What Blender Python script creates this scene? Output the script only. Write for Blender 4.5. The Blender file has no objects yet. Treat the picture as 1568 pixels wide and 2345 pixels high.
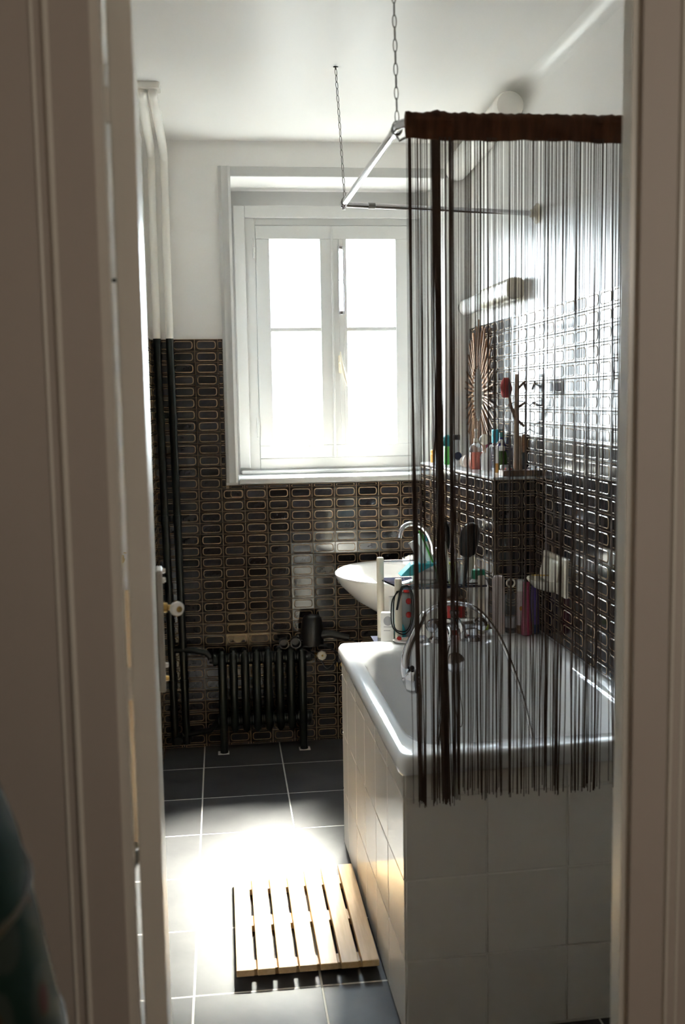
import bpy, bmesh, math, random
from mathutils import Vector, Matrix
random.seed(7)
S = bpy.context.scene
COL = S.collection
PI = math.pi

# ------------------------------------------------------------------ camera
cam = bpy.data.cameras.new('camera')
cam.sensor_fit = 'VERTICAL'; cam.sensor_height = 24.0; cam.lens = 24.0 * 2340.75 / 2345.0
cam.clip_start = 0.05
cam.dof.use_dof = True; cam.dof.focus_distance = 3.5; cam.dof.aperture_fstop = 2.4
co = bpy.data.objects.new('camera', cam); COL.objects.link(co)
_y, _p, _r = math.radians(6.7096), math.radians(6.2717), math.radians(0.9106)
_f = Vector((math.sin(_y) * math.cos(_p), math.cos(_y) * math.cos(_p), -math.sin(_p)))
_x = Vector((math.cos(_y), -math.sin(_y), 0))
_d = _f.cross(_x)
_x2 = math.cos(_r) * _x + math.sin(_r) * _d
_d2 = -math.sin(_r) * _x + math.cos(_r) * _d
M = Matrix((_x2, -_d2, -_f)).transposed().to_4x4()
M.translation = Vector((0, 0, 1.52))
co.matrix_world = M
S.camera = co

# ------------------------------------------------------------------ light
W = bpy.data.worlds.new('sky'); S.world = W; W.use_nodes = True
bg = W.node_tree.nodes['Background']
bg.inputs[1].default_value = 14.0
_n = W.node_tree.nodes; _l = W.node_tree.links.new           # bright hazy sky above the horizon, dimmer ground below it
_g = _n.new('ShaderNodeNewGeometry'); _s = _n.new('ShaderNodeSeparateXYZ'); _mr = _n.new('ShaderNodeMapRange'); _mx = _n.new('ShaderNodeMix')
_l(_g.outputs['Incoming'], _s.inputs[0]); _mr.inputs['From Min'].default_value = 1.0; _mr.inputs['From Max'].default_value = -1.0
_l(_s.outputs['Z'], _mr.inputs['Value']); _n.remove(_mx)
_cr = _n.new('ShaderNodeValToRGB'); _e = _cr.color_ramp.elements    # 0 = straight down, 0.5 = horizon, 1 = zenith
_e[0].position = 0.47; _e[0].color = (0.13, 0.13, 0.125, 1); _e[1].position = 1.0; _e[1].color = (0.34, 0.38, 0.44, 1)
for _p0, _c0 in ((0.53, (0.88, 0.94, 1.0, 1)), (0.62, (0.80, 0.87, 0.95, 1))):
    _q = _e.new(_p0); _q.color = _c0
_l(_mr.outputs[0], _cr.inputs[0]); _l(_cr.outputs[0], bg.inputs[0])
sun = bpy.data.lights.new('sun', 'SUN'); sun.energy = 50.0; sun.angle = math.radians(18); sun.color = (1, 0.92, 0.80)
so = bpy.data.objects.new('sun', sun); COL.objects.link(so)
so.rotation_euler = Vector((-0.22, -0.80, -1.0)).to_track_quat('-Z', 'Y').to_euler()
so.location = (1.5, 8, 6)
vs = S.view_settings
vs.view_transform = 'Standard'; vs.look = 'None'; vs.gamma = 1.0; vs.use_curve_mapping = False
vs.exposure = 2.29
S.cycles.max_bounces = 14; S.cycles.diffuse_bounces = 12; S.cycles.glossy_bounces = 5
S.cycles.transparent_max_bounces = 12; S.cycles.caustics_reflective = True; S.cycles.blur_glossy = 1.0
S.cycles.sample_clamp_indirect = 6.0
S.cycles.use_denoising = True

# ------------------------------------------------------------------ materials
MATS = {}
def mat(name, col, rough=0.5, metal=0.0, spec=0.5, trans=0.0, noise=None, bump=None, coat=0.0, rand=0.0, ior=1.45):
    """noise=(scale, second colour, detail, stretch) ; bump=(scale, strength) ; rand = per-object value variation"""
    m = bpy.data.materials.new(name); m.use_nodes = True; MATS[name] = m
    nt = m.node_tree; b = nt.nodes['Principled BSDF']; L = nt.links.new
    b.inputs['Base Color'].default_value = (*col, 1); b.inputs['Roughness'].default_value = rough
    b.inputs['Metallic'].default_value = metal; b.inputs['Specular IOR Level'].default_value = spec
    b.inputs['Transmission Weight'].default_value = trans; b.inputs['Coat Weight'].default_value = coat
    b.inputs['IOR'].default_value = ior
    src = None
    if noise or bump:
        tc = nt.nodes.new('ShaderNodeTexCoord'); mp = nt.nodes.new('ShaderNodeMapping'); L(tc.outputs['Object'], mp.inputs[0])
    if noise:
        if len(noise) > 3: mp.inputs['Scale'].default_value = noise[3]
        n = nt.nodes.new('ShaderNodeTexNoise'); n.inputs['Scale'].default_value = noise[0]; n.inputs['Detail'].default_value = noise[2] if len(noise) > 2 else 4
        L(mp.outputs[0], n.inputs['Vector'])
        r = nt.nodes.new('ShaderNodeValToRGB'); r.color_ramp.elements[0].position = 0.35; r.color_ramp.elements[1].position = 0.65
        r.color_ramp.elements[0].color = (*col, 1); r.color_ramp.elements[1].color = (*noise[1], 1)
        L(n.outputs['Fac'], r.inputs[0]); src = r.outputs[0]; L(src, b.inputs['Base Color'])
    if rand:
        oi = nt.nodes.new('ShaderNodeObjectInfo'); mr = nt.nodes.new('ShaderNodeMapRange')
        mr.inputs['To Min'].default_value = 1 - rand; mr.inputs['To Max'].default_value = 1 + rand
        L(oi.outputs['Random'], mr.inputs[0])
        hs = nt.nodes.new('ShaderNodeHueSaturation'); hs.inputs['Color'].default_value = (*col, 1)
        if src: L(src, hs.inputs['Color'])
        L(mr.outputs[0], hs.inputs['Value']); L(hs.outputs[0], b.inputs['Base Color'])
    if bump:
        n2 = nt.nodes.new('ShaderNodeTexNoise'); n2.inputs['Scale'].default_value = bump[0]; n2.inputs['Detail'].default_value = 3
        L(mp.outputs[0], n2.inputs['Vector'])
        bp = nt.nodes.new('ShaderNodeBump'); bp.inputs['Strength'].default_value = bump[1]; bp.inputs['Distance'].default_value = 0.002
        L(n2.outputs['Fac'], bp.inputs['Height']); L(bp.outputs[0], b.inputs['Normal'])
    return m
PLASTER = mat('plaster', (0.86, 0.85, 0.83), 0.32, bump=(9, 0.25), spec=0.5)
CEILP = mat('ceiling_paint', (0.84, 0.83, 0.81), 0.4, bump=(4, 0.25), spec=0.4)
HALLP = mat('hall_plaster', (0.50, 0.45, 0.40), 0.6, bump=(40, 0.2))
WOODP = mat('white_woodwork', (0.72, 0.69, 0.62), 0.3, bump=(14, 0.1))
WINP = mat('window_paint', (0.54, 0.54, 0.53), 0.3, bump=(12, 0.08))
MARG = mat('tile_margin', (0.020, 0.012, 0.008), 0.14, rand=0.25)
RING = mat('tile_ring', (0.27, 0.175, 0.095), 0.22, noise=(40, (0.36, 0.25, 0.15)))
CENT = mat('tile_centre', (0.012, 0.012, 0.017), 0.11, noise=(70, (0.020, 0.017, 0.018)), rand=0.5, bump=(35, 0.05))
GROUT = mat('ochre_grout', (0.36, 0.25, 0.15), 0.7, noise=(25, (0.46, 0.35, 0.23)))
FTILE = mat('slate_floor_tile', (0.045, 0.045, 0.049), 0.42, spec=0.33, noise=(7, (0.064, 0.063, 0.066), 8), rand=0.12, bump=(30, 0.08))
FGROUT = mat('pale_floor_grout', (0.66, 0.64, 0.60), 0.7)
WTILE = mat('white_tile', (0.74, 0.71, 0.66), 0.10, bump=(7, 0.06), rand=0.03)
WGROUT = mat('white_grout', (0.74, 0.71, 0.66), 0.6)
ENAMEL = mat('white_enamel', (0.80, 0.81, 0.82), 0.09, coat=0.3)
CERAM = mat('white_ceramic', (0.82, 0.81, 0.79), 0.10, coat=0.3)
CREAM = mat('cream_ceramic', (0.72, 0.66, 0.54), 0.2)
CHROME = mat('chrome', (0.62, 0.62, 0.64), 0.12, metal=1)
STEEL = mat('dull_chain_steel', (0.32, 0.31, 0.29), 0.4, metal=1)
BRASS = mat('brass', (0.60, 0.40, 0.13), 0.3, metal=1)
IRON = mat('black_radiator_paint', (0.006, 0.009, 0.008), 0.30, bump=(60, 0.12))
BLACKP = mat('black_plastic', (0.010, 0.010, 0.011), 0.35)
RUBBER = mat('grey_nozzle_rubber', (0.05, 0.055, 0.06), 0.5)
WPIPE = mat('white_pipe_paint', (0.82, 0.80, 0.75), 0.25)
BIRCH = mat('pale_birch', (0.60, 0.41, 0.21), 0.35, noise=(18, (0.70, 0.50, 0.28), 5, (6, 0.5, 6)))
DWOOD = mat('brown_twig', (0.22, 0.115, 0.055), 0.45, noise=(30, (0.34, 0.19, 0.10), 3))
LWOOD = mat('tan_wood', (0.42, 0.29, 0.19), 0.45, noise=(25, (0.52, 0.38, 0.27), 4, (4, 4, 0.6)))
WALNUT = mat('walnut', (0.13, 0.065, 0.03), 0.4, noise=(25, (0.20, 0.11, 0.055), 4, (0.6, 5, 5)))
MIRROR = mat('mirror_silver', (0.88, 0.90, 0.89), 0.02, metal=1)
STRING = mat('brown_string', (0.056, 0.029, 0.017), 0.75)
HEADER = mat('brown_velvet', (0.085, 0.030, 0.010), 0.85, noise=(20, (0.055, 0.019, 0.006), 4, (4, 1, 0.6)))
TERRY = mat('white_terry', (0.80, 0.80, 0.82), 0.9, bump=(300, 0.6))
BEIGEC = mat('beige_cotton', (0.58, 0.48, 0.35), 0.9, bump=(200, 0.4))
MARBLE = mat('grey_marble', (0.55, 0.55, 0.55), 0.12, noise=(8, (0.72, 0.72, 0.71), 8))
SMOKE = mat('smoked_glass', (0.03, 0.035, 0.06), 0.05, coat=0.5)
CLEARP = mat('clear_plastic', (0.93, 0.95, 0.96), 0.05, trans=0.9, ior=1.2)
def flat(name, c, r=0.35, **k): return mat(name, c, r, **k)
TEAL = flat('teal_plastic', (0.02, 0.16, 0.17)); GREEN = flat('leaf_green', (0.09, 0.40, 0.07)); DGREEN = flat('bottle_green_glass', (0.03, 0.09, 0.01), 0.08)
EGREEN = flat('emerald_cap', (0.01, 0.22, 0.11)); SALMON = flat('salmon_liquid', (0.55, 0.16, 0.11), 0.12); MAGENTA = flat('magenta', (0.20, 0.03, 0.08))
ORANGE = flat('amber', (0.62, 0.30, 0.06)); NAVY = flat('navy', (0.02, 0.035, 0.10), 0.15); BLUE = flat('cobalt_glass', (0.02, 0.03, 0.22), 0.08)
CYAN = flat('turquoise', (0.06, 0.46, 0.55)); RED = flat('red', (0.55, 0.02, 0.015), 0.12); PINKB = flat('pink_bottle', (0.30, 0.05, 0.09), 0.15)
PURPLE = flat('purple_bottle', (0.08, 0.045, 0.20), 0.15); MAUVE = flat('pale_mauve', (0.60, 0.50, 0.48), 0.25); WHITEP = flat('white_plastic', (0.80, 0.79, 0.76))
GREYP = flat('grey_print', (0.30, 0.30, 0.31)); LIME = flat('lime', (0.40, 0.48, 0.05)); REDF = flat('dark_red_fabric', (0.36, 0.035, 0.03), 0.85, bump=(120, 0.5))
SKIN = flat('pale_shell', (0.72, 0.63, 0.52), 0.35, noise=(14, (0.80, 0.74, 0.66)))
DIMW = flat('greyish_plastic', (0.34, 0.34, 0.33), 0.3); MATTE = flat('matte_lock_paint', (0.42, 0.40, 0.36), 0.6); OLDGOLD = flat('dull_gold', (0.05, 0.035, 0.012), 0.5)
VASE = flat('green_lacquer', (0.012, 0.06, 0.042), 0.65, spec=0.2)
def pattern_vase():
    m = VASE; nt = m.node_tree; b = nt.nodes['Principled BSDF']; L = nt.links.new
    tc = nt.nodes.new('ShaderNodeTexCoord'); v = nt.nodes.new('ShaderNodeTexVoronoi'); v.inputs['Scale'].default_value = 14
    r = nt.nodes.new('ShaderNodeValToRGB'); e = r.color_ramp.elements
    e[0].position = 0.0; e[0].color = (0.0418, 0.0063, 0.0042, 1); e[1].position = 1.0; e[1].color = (0.0044, 0.0066, 0.0055, 1)
    for p, c in ((0.16, (0.0418, 0.0063, 0.0042, 1)), (0.20, (0.0334, 0.0251, 0.0084, 1)), (0.26, (0.0209, 0.0293, 0.0230, 1)), (0.42, (0.0209, 0.0293, 0.0230, 1)), (0.47, (0.0025, 0.0146, 0.0094, 1)), (0.8, (0.0025, 0.0146, 0.0094, 1))):
        x = e.new(p); x.color = c
    L(tc.outputs['Object'], v.inputs['Vector']); L(v.outputs['Distance'], r.inputs[0]); L(r.outputs[0], b.inputs['Base Color'])
pattern_vase()
def pane_material():
    m = bpy.data.materials.new('window_glass'); m.use_nodes = True; nt = m.node_tree; L = nt.links.new
    for n in list(nt.nodes): nt.nodes.remove(n)
    o = nt.nodes.new('ShaderNodeOutputMaterial'); t = nt.nodes.new('ShaderNodeBsdfTransparent'); t.inputs[0].default_value = (0.90, 0.93, 0.93, 1)
    g = nt.nodes.new('ShaderNodeBsdfGlossy'); g.inputs['Roughness'].default_value = 0.05
    x = nt.nodes.new('ShaderNodeMixShader'); x.inputs[0].default_value = 0.06; L(t.outputs[0], x.inputs[1]); L(g.outputs[0], x.inputs[2]); L(x.outputs[0], o.inputs[0])
    return m
PANE = pane_material()

# ------------------------------------------------------------------ helpers
ORG = {}
class MB:
    """collects geometry in room coordinates, links it as one mesh object"""
    def __init__(s): s.v = []; s.f = []; s.m = []; s.cur = 0
    def add(s, vs, fs):
        o = len(s.v); s.v += [tuple(v) for v in vs]
        for f in fs: s.f.append(tuple(i + o for i in f)); s.m.append(s.cur)
        return s
    def box(s, x0, y0, z0, x1, y1, z1):
        return s.hexa([(x0, y0), (x1, y0), (x1, y1), (x0, y1)], z0, z1)
    def hexa(s, q, z0, z1, q2=None):
        q2 = q2 or q; n = len(q)
        vs = [(x, y, z0) for x, y in q] + [(x, y, z1) for x, y in q2]
        fs = [tuple(range(n))[::-1], tuple(range(n, 2 * n))] + [(i, (i + 1) % n, (i + 1) % n + n, i + n) for i in range(n)]
        return s.add(vs, fs)
    def prism(s, poly, fn, a, b):
        """poly of 2D points, fn(u, v, t) -> point, between t=a and t=b"""
        n = len(poly)
        vs = [fn(u, v, a) for u, v in poly] + [fn(u, v, b) for u, v in poly]
        return s.add(vs, [tuple(range(n))[::-1], tuple(range(n, 2 * n))] + [(i, (i + 1) % n, (i + 1) % n + n, i + n) for i in range(n)])
    def loft(s, loops, caps=True, closed=True):
        n = len(loops[0]); vs = [p for l in loops for p in l]; fs = []
        for k in range(len(loops) - 1):
            for i in range(n if closed else n - 1):
                j = (i + 1) % n; fs.append((k * n + i, k * n + j, (k + 1) * n + j, (k + 1) * n + i))
        if caps: fs += [tuple(range(n))[::-1], tuple(range((len(loops) - 1) * n, len(loops) * n))]
        return s.add(vs, fs)
    def tube(s, path, r, n=10, caps=True):
        P = [Vector(p) for p in path]; R = r if isinstance(r, (list, tuple)) else [r] * len(P); loops = []; up = None
        for i, p in enumerate(P):
            t = (P[min(i + 1, len(P) - 1)] - P[max(i - 1, 0)]).normalized()
            if up is None: up = t.orthogonal().normalized()
            up = (up - t * up.dot(t)).normalized(); w = t.cross(up)
            loops.append([p + (up * math.cos(2 * PI * k / n) + w * math.sin(2 * PI * k / n)) * R[i] for k in range(n)])
        return s.loft(loops, caps)
    def lathe(s, c, prof, n=20, axis=(0, 0, 1), sx=1, sy=1):
        a = Vector(axis).normalized(); u = Vector((1, 0, 0)) if abs(a.z) > 0.9 else a.orthogonal().normalized(); w = a.cross(u); c = Vector(c)
        return s.loft([[c + a * h + (u * math.cos(2 * PI * k / n) * sx + w * math.sin(2 * PI * k / n) * sy) * max(r, 1e-4) for k in range(n)] for r, h in prof])
    def ball(s, c, r, n=14, sz=1.0):
        return s.lathe(c, [(r * math.sin(PI * i / 8), -r * sz * math.cos(PI * i / 8)) for i in range(9)], n)
    def build(s, name, mats, parent=None, bevel=0, angle=35, kind=None, seg=2, raw=False):
        o0 = Vector() if raw else ORG.get(parent.name, Vector()) if parent else s.org if hasattr(s, 'org') else Vector()
        me = bpy.data.meshes.new(name); me.from_pydata([tuple(Vector(v) - o0) for v in s.v], [], s.f)
        for m in (mats if isinstance(mats, (list, tuple)) else [mats]): me.materials.append(m)
        me.polygons.foreach_set('material_index', s.m)
        bm = bmesh.new(); bm.from_mesh(me); bmesh.ops.recalc_face_normals(bm, faces=bm.faces); bm.to_mesh(me); bm.free()
        me.shade_smooth(); me.set_sharp_from_angle(angle=math.radians(angle))
        o = bpy.data.objects.new(name, me); COL.objects.link(o)
        if parent: o.parent = parent; ORG[o.name] = ORG.get(parent.name, Vector())
        else: o.location = o0; ORG[o.name] = o0
        if bevel:
            b = o.modifiers.new('bevel', 'BEVEL'); b.width = bevel; b.segments = seg; b.limit_method = 'ANGLE'; b.harden_normals = False
        if kind: o['kind'] = kind
        return o
def tag(o, label, cat, group=None):
    o['label'] = label; o['category'] = cat
    if group: o['group'] = group
    return o
def thing(name, label, cat, loc, group=None):
    o = bpy.data.objects.new(name, None); COL.objects.link(o); o.location = loc; o.empty_display_size = 0.05
    ORG[o.name] = Vector(loc); return tag(o, label, cat, group)
def struct(o, label, cat):
    o['kind'] = 'structure'; return tag(o, label, cat)
def arc(c, r, a0, a1, n, fn):
    return [fn(c, r * math.cos(a0 + (a1 - a0) * i / n), r * math.sin(a0 + (a1 - a0) * i / n)) for i in range(n + 1)]
def smooth_path(pts, n=8):
    """Catmull-Rom through the points"""
    P = [Vector(p) for p in pts]; out = []
    for i in range(len(P) - 1):
        a, b, c, d = P[max(i - 1, 0)], P[i], P[i + 1], P[min(i + 2, len(P) - 1)]
        for k in range(n):
            t = k / n
            out.append(0.5 * ((2 * b) + (c - a) * t + (2 * a - 5 * b + 4 * c - d) * t * t + (3 * b - a - 3 * c + d) * t ** 3))
    return out + [P[-1]]
def rrect(x0, y0, x1, y1, r, n=5):
    pts = []
    for cx, cy, a in ((x1 - r, y1 - r, 0), (x0 + r, y1 - r, PI / 2), (x0 + r, y0 + r, PI), (x1 - r, y0 + r, 1.5 * PI)):
        pts += [(cx + r * math.cos(a + PI / 2 * k / n), cy + r * math.sin(a + PI / 2 * k / n)) for k in range(n + 1)]
    return pts

# ------------------------------------------------------------------ room shell
XL, XR, YB, YF, ZC = -0.289, 1.105, 4.45, 1.53, 2.606
m = MB(); m.box(-0.6, 1.40, -0.10, 1.2, 4.8, -0.0005)
floor = struct(m.build('floor', FGROUT), 'dark slate tiled bathroom floor with pale grout lines', 'floor')
tm = MB(); tm.box(-0.1625, -0.1625, -0.005, 0.1625, 0.1625, 0.0)
tile_f = tm.build('tile', FTILE, floor, bevel=0.0012)
first = True
for i in range(-2, 4):
    for j in range(-4, 7):
        cx, cy = -0.109 + 0.3305 * (i + .5), 2.51 + 0.332 * (j + .5)
        x0, x1, y0, y1 = max(cx - .164, -0.45), min(cx + .164, XR), max(cy - .1645, 1.41), min(cy + .1645, YB)
        if x1 - x0 < .02 or y1 - y0 < .02: continue
        o = tile_f if first else tile_f.copy()
        if not first: COL.objects.link(o)
        first = False
        o.parent = floor; o.location = ((x0 + x1) / 2, (y0 + y1) / 2, random.uniform(-.0004, .0004))
        o.scale = ((x1 - x0) / .327, (y1 - y0) / .327, 1)
m = MB(); m.box(-0.6, 1.50, ZC, 1.3, 4.85, ZC + 0.1)
struct(m.build('ceiling', CEILP), 'white painted bathroom ceiling', 'ceiling')

m = MB(); m.prism([(XR, ZC)] + [(XR - .045 + .045 * math.cos(a), ZC - .045 + .045 * math.sin(a)) for a in [PI / 2 * k / 8 for k in range(9)]][::1], lambda u, v, t: (u, t, v), 1.55, 4.45)
m.v = [(x, y, z) for x, y, z in m.v]
struct(m.build('trim_8', PLASTER, angle=60), 'white coved corner between the ceiling and the right wall', 'cove')
RX0, RX1, RZ0, RZ1 = 0.071, 0.985, 1.187, 2.46      # window recess
m = MB()
m.box(-0.6, YB, -.1, 1.3, 4.85, RZ0 - .03); m.box(-0.6, YB, RZ1, 1.3, 4.85, ZC)
m.box(-0.6, YB, RZ0 - .03, RX0, 4.85, RZ1)
m.hexa([(RX1, YB), (1.3, YB), (1.3, 4.85), (RX1 - .012, 4.85)], RZ0 - .03, RZ1)
wall_back = struct(m.build('wall_back', PLASTER), 'white back wall with the window and dark tiles below', 'wall')
m = MB(); m.box(XR, 1.40, -.1, 1.3, 4.85, ZC)
wall_right = struct(m.build('wall_right', PLASTER), 'white right wall above dark glazed tiles beside the bath', 'wall')
m = MB(); m.box(-0.6, 1.5, -.1, -0.45, 3.5, ZC); m.box(-0.6, 3.5, -.1, XL, YB, ZC)
wall_left = struct(m.build('wall_left', PLASTER), 'left wall ending in a tiled pier by the heating pipes', 'wall')
DX0, DX1, DZ = -0.160, 0.615, 2.16
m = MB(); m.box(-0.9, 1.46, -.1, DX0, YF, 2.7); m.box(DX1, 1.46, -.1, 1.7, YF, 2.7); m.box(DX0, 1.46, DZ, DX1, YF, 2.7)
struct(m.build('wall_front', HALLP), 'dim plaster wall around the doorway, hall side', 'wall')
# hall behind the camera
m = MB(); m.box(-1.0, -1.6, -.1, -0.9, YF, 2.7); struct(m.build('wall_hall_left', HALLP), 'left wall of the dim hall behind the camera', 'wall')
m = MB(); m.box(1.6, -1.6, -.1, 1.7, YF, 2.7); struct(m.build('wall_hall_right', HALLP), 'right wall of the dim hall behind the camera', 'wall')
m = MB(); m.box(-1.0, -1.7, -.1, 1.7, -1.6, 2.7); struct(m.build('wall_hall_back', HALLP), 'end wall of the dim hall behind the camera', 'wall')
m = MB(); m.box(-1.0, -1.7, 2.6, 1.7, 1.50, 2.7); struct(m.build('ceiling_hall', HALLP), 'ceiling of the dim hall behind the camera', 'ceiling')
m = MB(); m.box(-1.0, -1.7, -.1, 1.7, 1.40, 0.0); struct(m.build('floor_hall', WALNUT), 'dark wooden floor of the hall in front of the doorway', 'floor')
hl = bpy.data.lights.new('hall_fill', 'POINT'); hl.energy = 4.0; hl.color = (1.0, 0.93, 0.83); hl.shadow_soft_size = 0.12  # added fill light, no real bulb: dimly lights the casing and bath front
ho = bpy.data.objects.new('hall_fill', hl); COL.objects.link(ho); ho.location = (1.25, -0.25, 1.9)

# ------------------------------------------------------------------ glazed wall tiles
TW, TH = 0.0980, 0.0493
def tile_geo(mb, fn, w, h):
    """one glazed tile: sides, margin, raised worn ring, centre. fn(u, v, n) -> room point"""
    a, b = w / 2 - .0015, h / 2 - .0015
    def rr(ix, iy, r):
        x, y = a - ix, b - iy; r = min(r, x * .95, y * .95); out = []
        for cx, cy, t in ((x - r, y - r, 0), (-x + r, y - r, 1), (-x + r, -y + r, 2), (x - r, -y + r, 3)):
            out += [(cx + r * math.cos(PI / 2 * (t + k / 2)), cy + r * math.sin(PI / 2 * (t + k / 2))) for k in range(3)]
        return out
    n = 12
    sq = rr(0, 0, .0006); o1 = rr(.0065, .0055, .011); o2 = rr(.0082, .0072, .0095); o3 = rr(.010, .009, .008)
    L = [[fn(*p, .001) for p in sq], [fn(*p, .005) for p in sq], [fn(*p, .0047) for p in o1], [fn(*p, .0058) for p in o2], [fn(*p, .0054) for p in o3]]
    base = len(mb.v)
    for l in L: mb.v += [tuple(p) for p in l]
    for k in range(4):
        for i in range(n):
            j = (i + 1) % n; mb.f.append((base + k * n + i, base + k * n + j, base + (k + 1) * n + j, base + (k + 1) * n + i)); mb.m.append((0, 0, 1, 1)[k])
    mb.f.append(tuple(range(base + 4 * n, base + 5 * n))); mb.m.append(2)
TM = [MARG, RING, CENT]
_tm = MB(); tile_geo(_tm, lambda u, v, n: (u, -n, v), TW, TH)
TPROTO = None
def tiles(parent, o3, ud, cells, shown, limit=300):
    """cells = (u0,u1,z0,z1); ud = horizontal unit vector; the face looks along ud x (-z)"""
    global TPROTO
    ud = Vector(ud).normalized(); nd = Vector((ud.y, -ud.x, 0)); o3 = Vector(o3); ang = math.atan2(ud.y, ud.x)
    cells = sorted(cells, key=lambda c: -shown(c)); k = 0; rest = MB()
    for c in cells:
        u, z = (c[0] + c[1]) / 2, (c[2] + c[3]) / 2; p = o3 + ud * u + Vector((0, 0, z))
        if shown(c) > 0 and k < limit:
            k += 1
            if TPROTO is None: TPROTO = o = _tm.build('tile', TM, parent, angle=9)
            else: o = TPROTO.copy(); o.name = 'tile'; COL.objects.link(o)
            o.parent = parent; o.location = p
            o.scale = ((c[1] - c[0]) / TW, 1, (c[3] - c[2]) / TH)
            o.rotation_euler = (random.gauss(0, .005), random.gauss(0, .003), ang + random.gauss(0, .004))
        else:
            tile_geo(rest, lambda a, b, n: p + ud * a + nd * n + Vector((0, 0, b)), c[1] - c[0], c[3] - c[2])
    if rest.v: rest.build('tile_field', TM, parent, angle=9, kind='stuff')
def grid(u0, u1, z0, z1, ua, za, hole=None, tw=TW):
    out = []; i0 = math.floor((u0 - ua) / tw); k0 = math.floor((z0 - za) / TH)
    for i in range(i0, math.ceil((u1 - ua) / tw) + 1):
        for k in range(k0, math.ceil((z1 - za) / TH) + 1):
            a, b, c, d = max(ua + i * tw, u0), min(ua + (i + 1) * tw, u1), max(za + k * TH, z0), min(za + (k + 1) * TH, z1)
            if b - a < .012 or d - c < .008: continue
            if hole and a > hole[0] - .09 and c > hole[1] - .03:
                if a >= hole[0] or hole[0] - a < .012: continue
                b = min(b, hole[0])
            out.append((a, b, c, d))
    return out
def grout(parent, pts, z0, z1):
    m = MB(); m.hexa(pts, z0, z1); return m.build('grout', GROUT, parent)
# back wall
grout(wall_back, [(XL, YB - .004), (0.019, YB - .004), (0.019, YB + .01), (XL, YB + .01)], 0, 1.786)
grout(wall_back, [(0.019, YB - .004), (0.90, YB - .004), (0.90, YB + .01), (0.019, YB + .01)], 0, 1.158)
def shown_back(c):
    if c[0] > .52 and c[3] < .42: return 0
    if c[0] > 0.0 and c[1] < .32 and .10 < c[3] and c[3] < .40: return .05 + c[3] * .01
    if c[0] < -.15: return .5 + c[2] * .1
    return 1 + c[2]
cb = [c for c in grid(XL, 0.892, 0.0, 1.786, 0.096, 1.144) if not (c[1] > 0.03 and c[2] > 1.10)]
cb += [c for c in grid(XL, 0.019, 1.10, 1.786, 0.096, 1.144) if c[2] > 1.10 and c[0] > -.11]
cb = [c for c in cb if not (c[0] < 0.019 < c[1] and c[2] > 1.10)] + [(-0.002, 0.017, c[2], c[3]) for c in cb if c[0] < 0.0 and c[1] > -.003 and c[2] > 1.10 and c[1] < 0.0 and False]
cb += [(0.0, 0.017, 1.144 + TH * k, 1.144 + TH * (k + 1)) for k in range(1, 13)]
cb += [c for c in grid(0.03, 0.892, 1.10, 1.158, 0.096, 1.144 - TH * 1) if c[2] > 1.09 and c[2] < 1.15]
_seen = set(); cb2 = []
for c in cb:
    key = (round((c[0] + c[1]) / 2, 2), round((c[2] + c[3]) / 2, 2))
    if key not in _seen: _seen.add(key); cb2.append(c)
tiles(wall_back, (0, YB - .004, 0), (1, 0, 0), cb2, shown_back)
# right wall: u runs along -Y so that the face looks to -X
grout(wall_right, [(XR - .004, 1.55), (XR + .01, 1.55), (XR + .01, YB), (XR - .004, YB)], 0.703, 1.821)
cr = grid(-4.45, -1.55, 0.703, 1.821, -3.49, 1.821, tw=.1)
tiles(wall_right, (XR - .004, 0, 0), (0, -1, 0), cr, lambda c: 0 if -c[1] < 2.72 or (-c[0] > 3.5 and c[3] < 1.25) else 1 + c[2])
# left pier
grout(wall_left, [(XL - .01, 3.52), (XL + .004, 3.52), (XL + .004, YB), (XL - .01, YB)], 0.0, 1.786)
tiles(wall_left, (XL + .004, 0, 0), (0, 1, 0), grid(3.53, YB, 0, 1.786, 3.55, 1.144), lambda c: 0)
# low boxed ledge in the right back corner
LZ = 1.236
m = MB(); m.hexa([(0.954, 3.504), (XR, 3.504), (XR, YB), (0.879, YB)], 0, LZ)
ledge = struct(m.build('wall_ledge', GROUT), 'low tiled pipe boxing in the right corner carrying the toiletries', 'wall ledge')
ul = math.hypot(.075, .946); lu = Vector((.075, -.946, 0)) / ul
tiles(ledge, (0.879, YB, 0), lu, grid(0.0, ul - .001, 0.0, LZ - .006, ul - .001, LZ - .006), lambda c: 1 if c[2] > .60 else 0)
tiles(ledge, (0.954, 3.504, 0), (1, 0, 0), grid(0.001, .150, 0.0, LZ - .006, 0.001, LZ - .006), lambda c: 1 if c[2] > .60 else 0)
m = MB(); m.hexa([(0.945, 3.496), (XR, 3.496), (XR, YB), (0.872, YB)], LZ - .004, LZ + .004)
top = m.build('ledge_top', MARBLE, ledge, bevel=.001); top['label'] = 'pale grey stone top of the ledge'

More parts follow.
